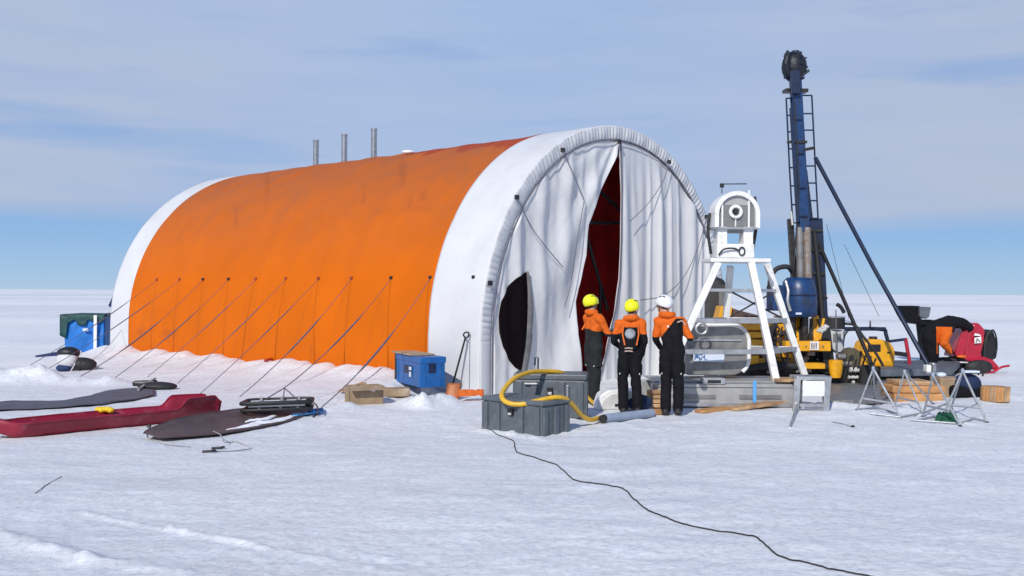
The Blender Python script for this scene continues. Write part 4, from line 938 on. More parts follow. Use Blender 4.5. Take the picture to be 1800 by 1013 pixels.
MB().tube([Ft(-.02 + .095 * math.cos(k), -.165, .86 + .095 * math.sin(k)) for k in np.linspace(0, 6.283, 25)[:-1]], .03, 8, closed=True).build('hub_ring', 'white_paint', t, smooth=True)
MB().cyl(Ft(-.02, -.19, .86), Ft(-.02, -.13, .86), .035).build('hub', 'rubber', t, smooth=True)
for x in (-.27, .20): MB().box(Ft, x, x + .03, -.16, -.14, .58, 1.10 if x < 0 else 1.24).build('guard_bar', 'white_paint', t)
MB().box(Ft, -.03, -.01, -.16, -.14, .60, .77).build('guard_bar', 'white_paint', t)
MB().box(Ft, -.42, .36, -.2, .2, .555, .59).build('housing_foot', 'alu', t)
MB().tube([Ft(-.22, 0, 1.2), Ft(-.22, 0, 1.36), Ft(.22, 0, 1.37)], .010, 6).build('top_antenna', 'rubber', t); MB().box(Ft, -.25, -.19, -.03, .03, 1.30, 1.37).build('sensor', 'rubber', t)
# base
Fb = Fr(gp(1205, 715, 0), 0.015); bx1 = 1.96
MB().box(Fb, -.55, bx1, .0, .16, .05, .34).build('base_beam', 'alu_mid', t, bevel=.012)
MB().box(Fb, -.55, bx1, -.02, .20, .345, .40).build('base_rail', 'alu_mid', t, bevel=.008)
MB().box(Fb, -.55, bx1 + .1, -.06, .02, .03, .09).build('base_flange', 'alu', t, bevel=.006)
MB().box(Fb, -.55, bx1, 1.25, 1.42, .05, .34).build('base_beam', 'alu_mid', t, bevel=.012)
for x in (-.4, .5, 1.3): MB().box(Fb, x, x + .2, .165, 1.245, .10, .33).build('cross_beam', 'alu_dk', t, bevel=.01)
MB().box(Fb, -.5, 1.9, .21, 1.24, .405, .43).build('deck_plate', 'alu_mid', t)
MB().box(Fb, .28, .66, -.045, .18, .40, .50).build('latch_frame', 'alu', t, bevel=.01); MB().box(Fb, .36, .58, -.052, -.046, .42, .47).build('latch_slot', 'black', t)
MB().box(Fb, 1.12, 1.18, -.03, -.022, .10, .46).build('blue_strap', 'tape', t)
MB().box(Fb, 1.55, 1.95, .05, .5, .435, .48).build('wood_pad', 'wood2', t)
for x in (-.2, .9): MB().box(Fb, x, x + .7, -.025, -.002 , .16, .22).build('slot_plate', 'alu_dk', t)
# drum guard
def dshape(w, z0, z1, r): # rounded at right
    pts = [(-w, z0)]; 
    pts += [(w - r + r * math.cos(a), z0 + r + r * math.sin(a)) for a in np.linspace(-math.pi / 2, 0, 8)]; pts += [(w - r + r * math.cos(a), z1 - r + r * math.sin(a)) for a in np.linspace(0, math.pi / 2, 8)]; pts += [(-w + .12, z1), (-w, z1 - .15)]; return pts
Fd = Fr(A(1262, 660, 16.35), .02); dz = Fd.o.z
D1 = dshape(.54, .0, .88, .30); mb = MB(); mb.prism([Fd(x, 0, z) for x, z in D1], Fd.dir((0, .50, 0))); mb.build('drum_guard', 'alu_dk', t, bevel=.02)
pr = [Fd(x, -.01, z) for x, z in D1[4:]] ; MB().tube(pr, .035, 8).build('guard_rim', 'white_paint', t, smooth=True)
MB().box(Fd, -.50, .40, -.03, -.008, .60, .63).build('guard_seam', 'alu', t); MB().box(Fd, -.50, .48, -.034, -.008, .36, .45).build('guard_seam', 'alu', t, bevel=.01)
lbp = MB().box(Fd, -.44, .10, -.045, -.036, .24, .44).build('name_plate', 'label', t)
for k, (x, z, w, h) in enumerate(((-.42, .27, .016, .13), (-.40, .30, .05, .09), (-.345, .26, .02, .06), (-.34, .35, .06, .04), (-.32, .27, .03, .03), (-.30, .31, .035, .02), (-.26, .29, .02, .07), (-.25, .27, .05, .012), (-.235, .37, .02, .02))):
    MB().box(Fd, x, x + w, -.050, -.046, z, z + h).build('plate_mark', 'label_b', lbp)
pc = A(1233, 578, 15.95); MB().tube([pc + Vector((.09 * math.cos(k), 0, .09 * math.sin(k))) for k in np.linspace(0, 6.283, 17)[:-1]], .022, 8, closed=True).build('shackle', 'alu', t, smooth=True)
# dark cabinet seen between the rear legs
Fk = Fr(gp(1247, 668), .05); tk = thing('control_cabinet', Fk(0, 0, 0), 'dark grey cabinet standing behind the winch tower against the tent', 'cabinet')
MB().box(Fk, -.02, .42, 0, .4, 0, 2.08).build('cabinet_body', mat('dark_grey_metal', (.05, .045, .045), .5), tk, bevel=.02); MB().box(Fk, .2, .36, -.02, -.003, .3, 1.95).build('door_strip', 'alu_dk', tk); MB().ell(Fk(.2, .2, 2.08), .2, .18, .16).build('hooded_top', 'rubber', tk, smooth=True)
# boards under the tower
for i, (p, q, w, m, lb) in enumerate((((1228, 724), (1285, 719), .20, 'wood', 'orange brown plank stub poking out under the tower base'), ((1285, 722), (1400, 712), .25, 'wood2', 'dark edged board lying along the snow under the tower base'))):
    mb = MB(); mb.bar(gp(*p, .03), gp(*q, .03), w, .05); tag(mb.build('board', m, origin=gp(*p), bevel=.008), lb, 'board')
# ---------------------------------------------------------------- plate stand (1388-1458)
t = thing('step_stand', gp(1425, 735), 'small aluminium step stand with a white front plate right of the tower', 'stand')
q = gp(1395, 722); Fs = Fr(q, .03)
MB().box(Fs, .05, .62, -.02, .36, .50, .56).build('top_step', 'alu', t, bevel=.01)
MB().box(Fs, .14, .50, -.03, -.0, .24, .49).build('front_plate', 'plain_white', t, bevel=.006)
MB().box(Fs, .10, .52, -.03, .05, .06, .12).build('lower_step', 'alu', t, bevel=.006)
for x in (.02, .52): MB().bar(Fs(x + .04, 0, .52), Fs(x, -.02, -.03), .10, .05, up=(0, 1, 0)).build('leg', 'alu', t, bevel=.006)
MB().bar(Fs(.62, .34, .52), Fs(.66, .36, -.02), .08, .05).build('leg', 'alu', t, bevel=.006)
MB().bar(Fs(.06, 0, .12), gp(1389, 755, .0), .035, .03).build('prop', 'alu', t, bevel=.004)
MB().ell(Fs(.03, -.02, .12), .03, .03, .03).build('foot_cap', 'white_paint', t, smooth=True)
t = thing('peg', gp(1500, 754), 'small dark peg with a thin cord on the open snow right of the stand', 'peg'); MB().tube(smoothpts([gp(1462, 745, .008), gp(1480, 748, .008), gp(1497, 754, .01)], 5), .005, 6).build('cord', 'rope', t); MB().ell(gp(1499, 754, .015), .03, .02, .015).build('peg_head', 'black', t, smooth=True)
# ---------------------------------------------------------------- drill rig
RY = 19.6
t = thing('drill_rig', gp(1400, 676), 'tall navy blue drill mast on a yellow tracked base right of the winch tower', 'drill rig')
def P(x, y, dy=0.0): return A(x, y, RY + dy)
b0, b1 = P(1423, 600), P(1397, 150)
md = (b1 - b0).normalized()
def mast(u, x=0.0, y=0.0): return b0.lerp(b1, u) + Vector((x, y, 0))
MB().bar(P(1413, 408), P(1398, 140), .21, .22, up=(0, 1, 0)).build('mast_upper', 'navy', t, bevel=.02)
MB().bar(P(1424, 408, .16), P(1411, 300, .16), .16, .10, up=(0, 1, 0)).build('mast_rail', 'navy_dk', t)
MB().bar(P(1402, 390, -.15), P(1386 + 4, 190, -.15), .05, .05).build('mast_pipe', 'navy_dk', t)
MB().cyl(P(1407, 500, -.05), P(1405, 400, -.05), .075, n=16).build('feed_rod', 'alu_dk', t, smooth=True)
MB().cyl(P(1420, 500, -.05), P(1418, 400, -.05), .085, n=16).build('feed_rod', 'rust', t, smooth=True)
MB().bar(P(1396, 500, .05), P(1389, 385, .05), .11, .12).build('side_channel', 'grease', t)
MB().bar(P(1446, 640, .14), P(1432, 385, .14), .27, .22, up=(0, 1, 0)).build('mast_lower', 'navy_dk', t, bevel=.015)
for y in (405, 440, 480, 520, 560): MB().bar(P(1420 + (y - 400) * .05, y, .0), P(1446 + (y - 400) * .05, y, .0), .04, .05).build('mast_clamp', 'grease', t)
# head
mb = MB()
mb.ell(P(1396, 118), .26, .24, .33, nu=20); mb.build('mast_head', 'head_dark', t, smooth=True)
for k in range(34):
    a = random.uniform(0, 6.28); ph = random.uniform(.2, 2.6); c = P(1396, 118) + Vector((.25 * math.sin(ph) * math.cos(a), -abs(.22 * math.sin(ph) * math.sin(a)), .32 * math.cos(ph)))
    m = MB(); m.bar(c - Vector((.03, 0, .03)), c + Vector((random.uniform(-.05, .07), random.uniform(-.02, .02), random.uniform(.02, .08))), random.uniform(.03, .09), random.uniform(.03, .06)); m.build('head_fitting', 'head_dark' if k % 3 else 'navy_dk', t, bevel=.006)
m = MB(); m.tube([P(1382, 98 + 5 * k) + Vector((-.06 * math.sin(k * .4), -.2, 0)) for k in range(9)], [.04, .06, .07, .08, .08, .07, .06, .05, .03], 10); m.build('head_wheel', 'head_dark', t, smooth=True)
MB().bar(P(1398, 165, -.2), P(1397, 125, -.2), .2, .06, up=(0, 1, 0)).build('head_plate', 'navy_dk', t, bevel=.01)
MB().box(Fr(P(1398, 160), .05), -.24, .24, -.12, .12, -.04, .03).build('head_collar', 'grease', t, bevel=.01)
# ladder cages either side
def rails(pts_a, pts_b, ys, lab):
    for pp in (pts_a, pts_b):
        MB().tube([P(*q) for q in pp], .018, 6).build('ladder_rail', 'navy_dk', t, smooth=True)
    def xat(pp, y):
        for (x0, y0), (x1, y1) in zip(pp, pp[1:]):
            if y0 <= y <= y1: return x0 + (x1 - x0) * (y - y0) / (y1 - y0)
        return pp[-1][0]
    for y in ys: MB().tube([P(xat(pts_a, y), y), P(xat(pts_b, y), y)], .016, 6).build('ladder_rung', 'navy_dk', t, smooth=True)
rails([(1382, 173), (1388, 300), (1394, 400)], [(1390, 171), (1397, 290), (1403, 395)], [173, 203, 232, 262, 295, 327, 360, 392], 'l')
rails([(1408, 168), (1416, 290), (1421, 384)], [(1427, 168), (1433, 290), (1438, 384)], [168, 200, 229, 262, 292, 322, 353, 384], 'r')
m = MB(); m.bar(P(1384, 250, -.1), P(1418, 250, -.1), .08, .05); m.build('mast_bracket', 'grease', t); m = MB(); m.bar(P(1412, 264, -.1), P(1432, 260, -.1), .06, .06); m.build('mast_bracket', 'grease', t)
MB().bar(P(1390, 372, -.1), P(1393, 396, -.1), .035, .04).build('frost_patch', 'grey', t)
# drive head (blue drum)
Fm = Fr(P(1404, 555, -.35), .1)
MB().tube([Fm(0, 0, -.02), Fm(0, 0, .02), Fm(0, 0, .35), Fm(0, 0, .55), Fm(-.02, 0, .72), Fm(-.02, 0, .78)], [.33, .36, .36, .34, .30, .22], 24).build('drive_drum', 'navy', t, smooth=True)
MB().tube([Fm(.365 * math.cos(a), .365 * math.sin(a), .42) for a in np.linspace(0, 6.283, 29)[:-1]], .015, 6, closed=True).build('drum_band', 'navy_dk', t, smooth=True)
MB().box(Fm, -.62, -.34, -.2, .2, .1, .62).build('drive_box', 'navy', t, bevel=.03)
MB().tube(smoothpts([Fm(-.62, 0, .5), Fm(-.60, 0, .75), Fm(-.48, 0, .95), Fm(-.25, 0, 1.0), Fm(-.1, .1, .9)], 6), .05, 10).build('hydraulic_hose', 'rubber', t, smooth=True)
MB().tube(smoothpts([Fm(-.36, -.2, .70), Fm(-.34, -.28, .5), Fm(-.36, -.3, .3), Fm(-.3, -.3, .1)], 6), .035, 10).build('filter', 'alu', t, smooth=True)
MB().box(Fm, -.22, -.10, -.385, -.37, .03, .07).build('badge', 'label', t)
for x in (-.15, .12): MB().cyl(Fm(x, 0, -.02), Fm(x, 0, -.75), .085, n=14).build('chuck_rod', 'grease', t, smooth=True)
# struts
MB().tube([P(1433, 277), P(1535, 470), P(1630, 640, -.9)], .045, 10).build('stay_strut', 'navy_dk', t, smooth=True)
MB().tube([P(1429, 405), P(1480, 520), P(1532, 640, -1.2)], .040, 10).build('stay_strut', 'black', t, smooth=True)
MB().tube([P(1432, 410), P(1446, 560), P(1462, 680, -.3)], .06, 10).build('rear_strut', 'black', t, smooth=True)
MB().bar(P(1446, 560, -.2), P(1462, 690, -.3), .22, .14, up=(0, 1, 0)).build('rear_leg', 'black', t)
for p, q in (((1453, 395), (1492, 560)), ((1484, 430), (1545, 556))): MB().tube([P(*p, 2), P(*q, 3)], .006, 5).build('guy_wire', 'rope', t)
for y in (440, 480, 520): MB().bar(P(1432, y), P(1447 + (y - 440) * .1, y + 4), .03, .03).build('strut_link', 'black', t)
MB().tube(smoothpts([P(1471, 535, -.4), P(1478, 540, -.4), P(1484, 550, -.4)], 4), .04, 8).build('strut_clamp', 'black', t, smooth=True)
# yellow base
MB().box(Fr(P(1425, 617, -.5), 0.05), -.55, .38, -.1, .25, 0, .20).build('base_beam', 'yellow', t, bevel=.012)
lp = MB().box(Fr(P(1425, 617, -.62), 0.05), -.02, .16, -.02, .0, .02, .19).build('name_plate', 'white_paint', t)
for k in range(3): MB().box(Fr(P(1425, 617, -.65), 0.05), .01 + k * .045, .035 + k * .045, -.004, .0, .05, .16).build('plate_mark', 'rust', lp)
MB().bar(P(1404, 612, -.3), P(1404, 555, -.1), .28, .10, up=(0, 1, 0)).build('post', 'yellow', t, bevel=.01)
MB().bar(P(1436, 612, -.3), P(1432, 555, -.1), .12, .10, up=(0, 1, 0)).build('post', 'yellow', t, bevel=.01)
MB().bar(P(1453, 612, -.3), P(1448, 575, -.1), .10, .10, up=(0, 1, 0)).build('post', 'yellow', t, bevel=.01)
MB().box(Fr(P(1383, 640, -.2), .02), -.20, .28, 0, .5, 0, .90).build('side_plate', 'yellow', t, bevel=.02)
MB().box(Fr(P(1352, 640, -.1), .02), -.16, .16, -.05, .4, 0, .85).build('grille', 'alu_dk', t, bevel=.01)
MB().box(Fr(P(1434, 648, -.6), .04), -.30, .16, -.1, .2, 0, .11).build('foot_beam', 'yellow', t, bevel=.015)
for y0, y1, x0, x1 in ((568, 580, 1276, 1342), (584, 594, 1280, 1342), (597, 618, 1284, 1342), (630, 645, 1300, 1345)):
    a, b = P(x0, y1, -.2), P(x1, y0, -.2); MB().box(lambda x, y, z: Vector((x, y, z)), a.x, b.x, a.y, a.y + .5, min(a.z, b.z), max(a.z, b.z)).build('engine_slat', 'yellow', t, bevel=.015)
mb = MB(); mb.prism([P(x, y, .0) for x, y in ((1262, 562), (1268, 538), (1288, 540), (1284, 562))], (0, .5, 0)); mb.build('engine_hood', 'yellow', t, bevel=.01)
mb = MB(); mb.prism([P(x, y, .1) for x, y in ((1284, 562), (1288, 542), (1300, 546), (1340, 556), (1342, 566))], (0, .5, 0)); mb.build('engine_top', 'brown', t, bevel=.01)
mb = MB(); mb.prism([P(x, y, -.3) for x, y in ((1282, 656), (1300, 640), (1312, 625), (1334, 625), (1334, 650), (1300, 655))], (0, .4, 0)); mb.build('blade_arm', 'yellow', t, bevel=.012)
MB().box(Fr(P(1340, 668, .2), .02), -.85, 1.3, .0, .7, -.05, .95).build('engine_block', 'grease', t, bevel=.03)
for k in range(14):
    x = random.uniform(1340, 1450); y = random.uniform(622, 660); c = P(x, y, -.25); m = MB()
    if k % 2: m.cyl(c, c + Vector((random.uniform(-.2, .2), 0, random.uniform(-.1, .25))), random.uniform(.02, .05))
    else: m.bar(c, c + Vector((random.uniform(.1, .3), 0, random.uniform(-.1, .1))), .06, .08)
    m.build('engine_fitting', random.choice(['grease', 'rubber', 'rust', 'alu_dk']), t, bevel=.0)
for dx in (-.7, .95):
    q = P(1385, 668); tr = MB(); pts = []
    for k in range(40):
        a = 2 * math.pi * k / 40; pts.append(Vector((q.x + dx * .0 + 1.0 * math.copysign(abs(math.cos(a)) ** .6, math.cos(a)), q.y + (-.35 if dx < 0 else .55), .22 + .20 * math.copysign(abs(math.sin(a)) ** .7, math.sin(a)))))
    tr.tube(pts, .07, 8, closed=True).build('track', 'rubber', t, smooth=True)
MB().tube([P(1469, 633, -.6), P(1469, 640, -.6), P(1469, 655, -.6), P(1469, 664, -.6)], [.135, .14, .125, .10], 20).build('yellow_bucket', 'yellow', t, smooth=True)
for k in range(5): MB().tube(smoothpts([P(1365 + 10 * k, 575, -.3), P(1358 + 12 * k, 600, -.45), P(1366 + 10 * k, 640, -.4)], 5), .018, 6).build('hydraulic_hose', 'rubber', t, smooth=True)
m = MB()
for k in range(7): m.ell(P(1439 + 2.4 * k, 582 - 1.2 * k, -.7) + Vector((0, 0, .03 * math.sin(k * 2.6))), .05, .05, .03 + .012 * (k % 3))
m.build('rag', 'grey', t, smooth=True)
random.seed(11)
for (x0, y0, x1, y1), m in (((1272, 566, 1346, 628), 'yellow'), ((1366, 556, 1384, 612), 'yellow')):
    a, b = P(x0, y1, -.02), P(x1, y0, -.02); MB().box(lambda x, y, z: Vector((x, y, z)), a.x, b.x, a.y, a.y + .3, a.z, b.z).build('body_panel', m, t, bevel=.02)
for p, q, w, m in (((1388, 600), (1388, 556), .10, 'yellow'), ((1345, 575), (1366, 560), .08, 'yellow'), ((1310, 566), (1345, 566), .06, 'yellow'), ((1360, 622), (1395, 626), .09, 'yellow'), ((1300, 622), (1345, 622), .05, 'rubber'),
                   ((1372, 592), (1398, 560), .05, 'grease'), ((1412, 560), (1412, 600), .07, 'grease'), ((1426, 560), (1424, 600), .06, 'rubber'), ((1348, 655), (1380, 640), .06, 'rust'), ((1400, 655), (1418, 632), .05, 'alu_dk'), ((1440, 600), (1448, 560), .05, 'yellow')):
    MB().bar(P(*p, -.32), P(*q, -.28), w, w * .8, up=(0, 1, 0)).build('frame_member', m, t, bevel=.006)
for k in range(16):
    x = random.uniform(1350, 1455); y = random.uniform(560, 655); c = P(x, y, -.4); MB().tube(smoothpts([c, c + Vector((random.uniform(-.1, .15), -.03, random.uniform(-.2, .1))), c + Vector((random.uniform(-.2, .3), .0, random.uniform(-.35, .0)))], 5), .012 + .008 * (k % 2), 6).build('hydraulic_hose', 'rubber', t, smooth=True)
for x in (1405, 1417, 1430, 1447):
    MB().cyl(P(x, 608, -.64), P(x, 608, -.60), .016, n=8).build('bolt', 'alu_dk', t)
for y in (210, 270, 330, 380): MB().bar(P(1399 + (y - 140) * .055 - 6, y, -.13), P(1399 + (y - 140) * .055 + 7, y, -.13), .05, .02).build('mast_clamp', 'navy_dk', t)
MB().tube([P(1396, 175, -.16), P(1401, 250, -.17), P(1404, 330, -.15), P(1400, 405, -.16), P(1394, 480, -.3)], .016, 6).build('mast_cable', 'rubber', t, smooth=True)
# ---------------------------------------------------------------- kit right of the mast
Fg = Fr(gp(1470, 672), .1); t = thing('control_box', Fg(0, 0, 0), 'grey control box with a black drum on top right of the mast', 'control box')
zg = A(1470, 621, Fg.o.y).z; MB().box(Fg, -.14, .16, 0, .35, zg, zg + .48).build('box_shell', 'grey', t, bevel=.02); MB().cyl(Fg(.0, .18, zg + .50), Fg(.0, .18, zg + .74), .25, n=22).build('drum', 'rubber', t, smooth=True); MB().cyl(Fg(.0, .18, zg + .745), Fg(.0, .18, zg + .77), .26, n=22).build('drum_lid', 'alu', t, smooth=True)
MB().box(Fg, -.08, .10, -.01, -.003, zg + .22, zg + .40).build('box_screen', 'alu_dk', t)
for x in (-.1, .1): MB().bar(Fg(x, .1, 0), Fg(x, .1, zg), .05, .05).build('box_leg', 'black', t)
t = thing('hose', Fg(.3, 0, 0), 'black hose arching from the drum down to the yellow tank', 'hose')
MB().tube(smoothpts([Fg(.22, .1, zg + .62), Fg(.42, .0, zg + .58), Fg(.55, -.1, zg + .35), Fg(.75, -.2, zg + .05), Fg(.95, -.2, .35)], 6), .028, 8).build('hose_run', 'rubber', t, smooth=True)
# pump manifold of pipes
Fp = Fr(gp(1494, 680), .0); t = thing('pump_unit', Fp(0, 0, 0), 'dark pump manifold with pale valves between the mast and the yellow tank', 'pump')
MB().cyl(Fp(.02, -.02, .58), Fp(.02, .12, .58), .20, n=22).build('flywheel', mat('olive_metal', (.10, .085, .05), .6, var=.4), t, smooth=True)
MB().cyl(Fp(.02, -.05, .58), Fp(.02, -.02, .58), .05).build('wheel_hub', 'rubber', t, smooth=True)
MB().box(Fp, -.32, .42, 0, .5, .0, .38).build('pump_body', 'grease', t, bevel=.03)
for x, z, r, ln in ((-.28, .60, .06, .16), (-.20, .46, .05, .2), (-.03, .33, .055, .18), (-.06, .18, .035, .2), (.02, .08, .03, .05)):
    MB().cyl(Fp(x, -.06, z), Fp(x + ln, -.06, z), r, n=14).build('valve', 'grey' if x > -.1 else 'alu_dk', t, smooth=True)
for k in range(8):
    x = -.35 + .1 * k; MB().tube(smoothpts([Fp(x, -.05, .1), Fp(x + .1, -.1, .4 + .06 * (k % 3)), Fp(x + .18, 0, .7 - .05 * (k % 4))], 5), .02, 6).build('pipework', 'rubber', t, smooth=True)
MB().tube([Fp(-.18, .3, .4), Fp(-.19, .3, 1.55)], .012, 6).build('gauge_rod', 'alu_dk', t)
MB().bar(Fp(.24, -.3, .0), Fp(.34, -.2, .42), .26, .2).build('pump_shroud', 'black', t, bevel=.02)
# yellow tank with navy cage
Fy = Fr(gp(1545, 668), .08); t = thing('fuel_tank', Fy(0, 0, 0), 'rounded yellow tank with black recess standing on the grey deck', 'tank')
zy = A(1545, 646, Fy.o.y).z; S1 = FPX / Fy.o.y
prof = [(-.36, 0), (.36, 0), (.38, .25), (.36, .42), (.27, .53), (.10, .60), (-.12, .61), (-.30, .55), (-.37, .35)]
mb = MB(); mb.prism([Fy(x, 0, zy + z) for x, z in prof], Fy.dir((0, .55, 0))); mb.build('tank_shell', 'yellow', t, bevel=.05)
MB().box(Fy, -.26, .04, -.015, .05, zy + .33, zy + .50).build('tank_recess', 'black', t, bevel=.02); MB().box(Fy, .18, .26, -.012, -.003, zy + .30, zy + .33).build('tank_slot', 'black', t)
MB().cyl(Fy(-.02, .25, zy + .60), Fy(-.02, .25, zy + .66), .09).build('tank_cap', 'rubber', t, smooth=True); MB().box(Fy, -.34, .34, .05, .5, 0.02, zy + .0).build('tank_plinth', 'grease', t)
Fn = Fr(Fy(0, .75, 0), .05); t = thing('roll_frame', Fn(0, 0, 0), 'navy roll frame arching behind the yellow tank', 'frame'); zn = A(1550, 580, Fn.o.y).z
MB().tube(smoothpts([Fn(-.52, 0, 0), Fn(-.50, 0, zn - .3), Fn(-.42, 0, zn - .06), Fn(-.3, 0, zn), Fn(.42, 0, zn), Fn(.52, 0, zn - .12), Fn(.60, 0, zn - .5), Fn(.64, 0, 0)], 6), .045, 8).build('hoop', 'navy_dk', t, smooth=True)
MB().bar(Fn(-.46, 0, zn + .015), Fn(.50, 0, zn + .015), .12, .07).build('top_beam', 'navy_dk', t, bevel=.01)
MB().bar(Fn(.56, -.1, zn - .27), Fn(.95, -.1, zn - .22), .06, .06).build('side_arm', 'navy_dk', t); MB().tube([Fn(.93, -.1, zn - .20), Fn(1.02, -.1, .4), Fn(1.04, -.1, .05)], .045, 8).build('red_post', 'red', t, smooth=True)
MB().bar(Fn(.58, -.1, .55), Fn(1.0, -.1, .50), .05, .10).build('side_arm', 'black', t); MB().tube([Fn(.15, 0, zn + .04), Fn(.15, 0, zn + .2)], .022, 6).build('exhaust', 'alu_dk', t); MB().tube(smoothpts([Fn(-.22, 0, zn), Fn(-.26, 0, zn + .14), Fn(-.6, 0, zn + .22), Fn(-1.0, 0, zn + .24)], 5), .008, 5).build('wire', 'rope', t)
# grey deck
c = [G(1455, 690), G(1560, 688), G(1690, 668), G(1700, 655), G(1540, 655), G(1470, 665)]
t = thing('work_deck', G(1575, 672), 'flat slate grey deck under the yellow tank and stay foot', 'deck')
dk = [G(1548, 676, .0), G(1672, 673, .0), G(1690, 655, .0), G(1545, 655, .0)]
mb = MB(); mb.prism([Vector((q.x, q.y, .16)) for q in dk], (0, 0, .14)); mb.build('deck_top', 'deck', t, bevel=.01)
for q in dk: MB().bar((q.x * .995, q.y + .12, -.05), (q.x * .995, q.y + .12, .155), .12, .12).build('deck_foot', 'black', t)
MB().box(Fr(G(1560, 676), 0), .05, .25, -.02, .0, .04, .12).build('deck_bracket', 'black', t)
mb = MB(); mb.prism([Vector((q.x, q.y, hz(q.x, q.y) - .01)) for q in (G(1452, 712), G(1500, 716), G(1570, 708), G(1590, 690), G(1555, 672), G(1452, 676))], (0, 0, .07)); tag(mb.build('rubber_mat', 'alu_dk', origin=gp(1510, 700), bevel=.01), 'dark grey ground sheet on the snow below the mast and pump', 'mat')
q = G(1634, 655, .30); t = thing('stay_foot', q, 'pale metal foot block holding the long navy stay on the deck', 'bracket'); Ff = Fr(q, .0)
MB().box(Ff, -.10, .0, -.10, .08, .01, .16).build('block', 'white_paint', t, bevel=.02); MB().box(Ff, .02, .10, -.10, .08, .01, .20).build('block', 'pipe', t, bevel=.02); MB().box(Ff, -.14, .14, -.12, .12, -.01, .012).build('plate', 'alu', t)
# ---------------------------------------------------------------- snowmobile and the fourth person
SY = 22.6
def Q(x, y, dy=0.0): return A(x, y, SY + dy)
t = thing('snowmobile', gp(1705, 656), 'red and black snowmobile with black windshield at the far right', 'snowmobile')
mb = MB(); mb.prism([Q(x, y, -.1) for x, y in ((1694, 632), (1698, 600), (1703, 578), (1712, 568), (1722, 568), (1733, 580), (1731, 600), (1726, 620), (1728, 632), (1720, 638), (1700, 638))], (0, .6, 0)); mb.build('fairing', 'red', t, bevel=.06)
mb = MB(); mb.prism([Q(x, y, -.15) for x, y in ((1678, 628), (1684, 606), (1692, 582), (1703, 574), (1702, 596), (1694, 628))], (0, .6, 0)); mb.build('side_panel', 'red', t, bevel=.03)
mb = MB(); mb.prism([Q(x, y, -.15) for x, y in ((1698, 634), (1730, 627), (1746, 633), (1757, 645), (1752, 652), (1742, 648), (1728, 637), (1712, 637))], (0, .7, 0)); mb.build('belly_pan', 'red', t, bevel=.03)
mb = MB(); mb.prism([Q(x, y, .05) for x, y in ((1728, 634), (1730, 600), (1735, 586), (1741, 579), (1747, 583), (1752, 598), (1755, 612), (1752, 630), (1744, 634))], (0, .45, 0)); mb.build('windshield', 'black', t, bevel=.03)
MB().tube(smoothpts([Q(1740, 590, -.1), Q(1745, 580, -.1), Q(1751, 592, -.1), Q(1752, 612, -.1), Q(1745, 618, -.1)], 5), .02, 6).build('handlebar', 'black', t, smooth=True)
mb = MB(); mb.prism([Q(x, y, -.172) for x, y in ((1713, 594), (1725, 592), (1725, 603), (1713, 604))], (0, .01, 0)); e = mb.build('emblem', 'white_paint', t)
mb = MB(); mb.prism([Q(x, y, -.172) for x, y in ((1712, 590), (1714, 586), (1722, 588), (1725, 591))], (0, .01, 0)); mb.build('emblem', 'white_paint', t)
MB().bar(Q(1716, 602, -.19), Q(1718, 595, -.19), .02, .01).build('emblem_mark', 'black', e); MB().bar(Q(1718, 596, -.19), Q(1723, 601, -.19), .02, .01).build('emblem_mark', 'black', e)
tr = []
for k in range(40):
    a = 2 * math.pi * k / 40; tr.append(Q(1678, 643, -.05) + Vector((.36 * math.copysign(abs(math.cos(a)) ** .7, math.cos(a)), 0, .13 * math.copysign(abs(math.sin(a)) ** .8, math.sin(a)))))
for dy in (0, .18, .36): MB().tube([p + Vector((0, dy, 0)) for p in tr], .055, 8, closed=True).build('track', 'rubber', t, smooth=True)
mb = MB(); mb.prism([Q(x, y, .0) for x, y in ((1662, 648), (1660, 636), (1672, 631), (1700, 632), (1700, 650))], (0, .3, 0)); mb.build('tunnel', 'black', t, bevel=.02)
MB().tube(smoothpts([Q(1707, 643, -.14), Q(1702, 638, -.14), Q(1662, 637, -.14), Q(1657, 642, -.14), Q(1660, 650, -.14), Q(1670, 653, -.14)], 5), .020, 6).build('bumper_rail', 'grey', t, smooth=True)
MB().ell(Q(1721, 645, -.22), .33, .12, .165).build('ski_hub', 'rubber', t, smooth=True)
for dy in (-.2, .5): MB().tube(smoothpts([Q(1720, 656, dy), Q(1745, 654, dy), Q(1760, 646, dy), Q(1774, 643, dy)], 6), .028, 8).build('ski', 'red' if dy < 0 else 'black', t, smooth=True)
mb = MB(); mb.prism([Q(x, y, .1) for x, y in ((1676, 634), (1680, 624), (1700, 622), (1706, 634))], (0, .35, 0)); mb.build('seat', 'black', t, bevel=.03)
MB().ell(Q(1690, 627, -.2), .12, .06, .035).build('orange_strap', 'orange', t, smooth=True)
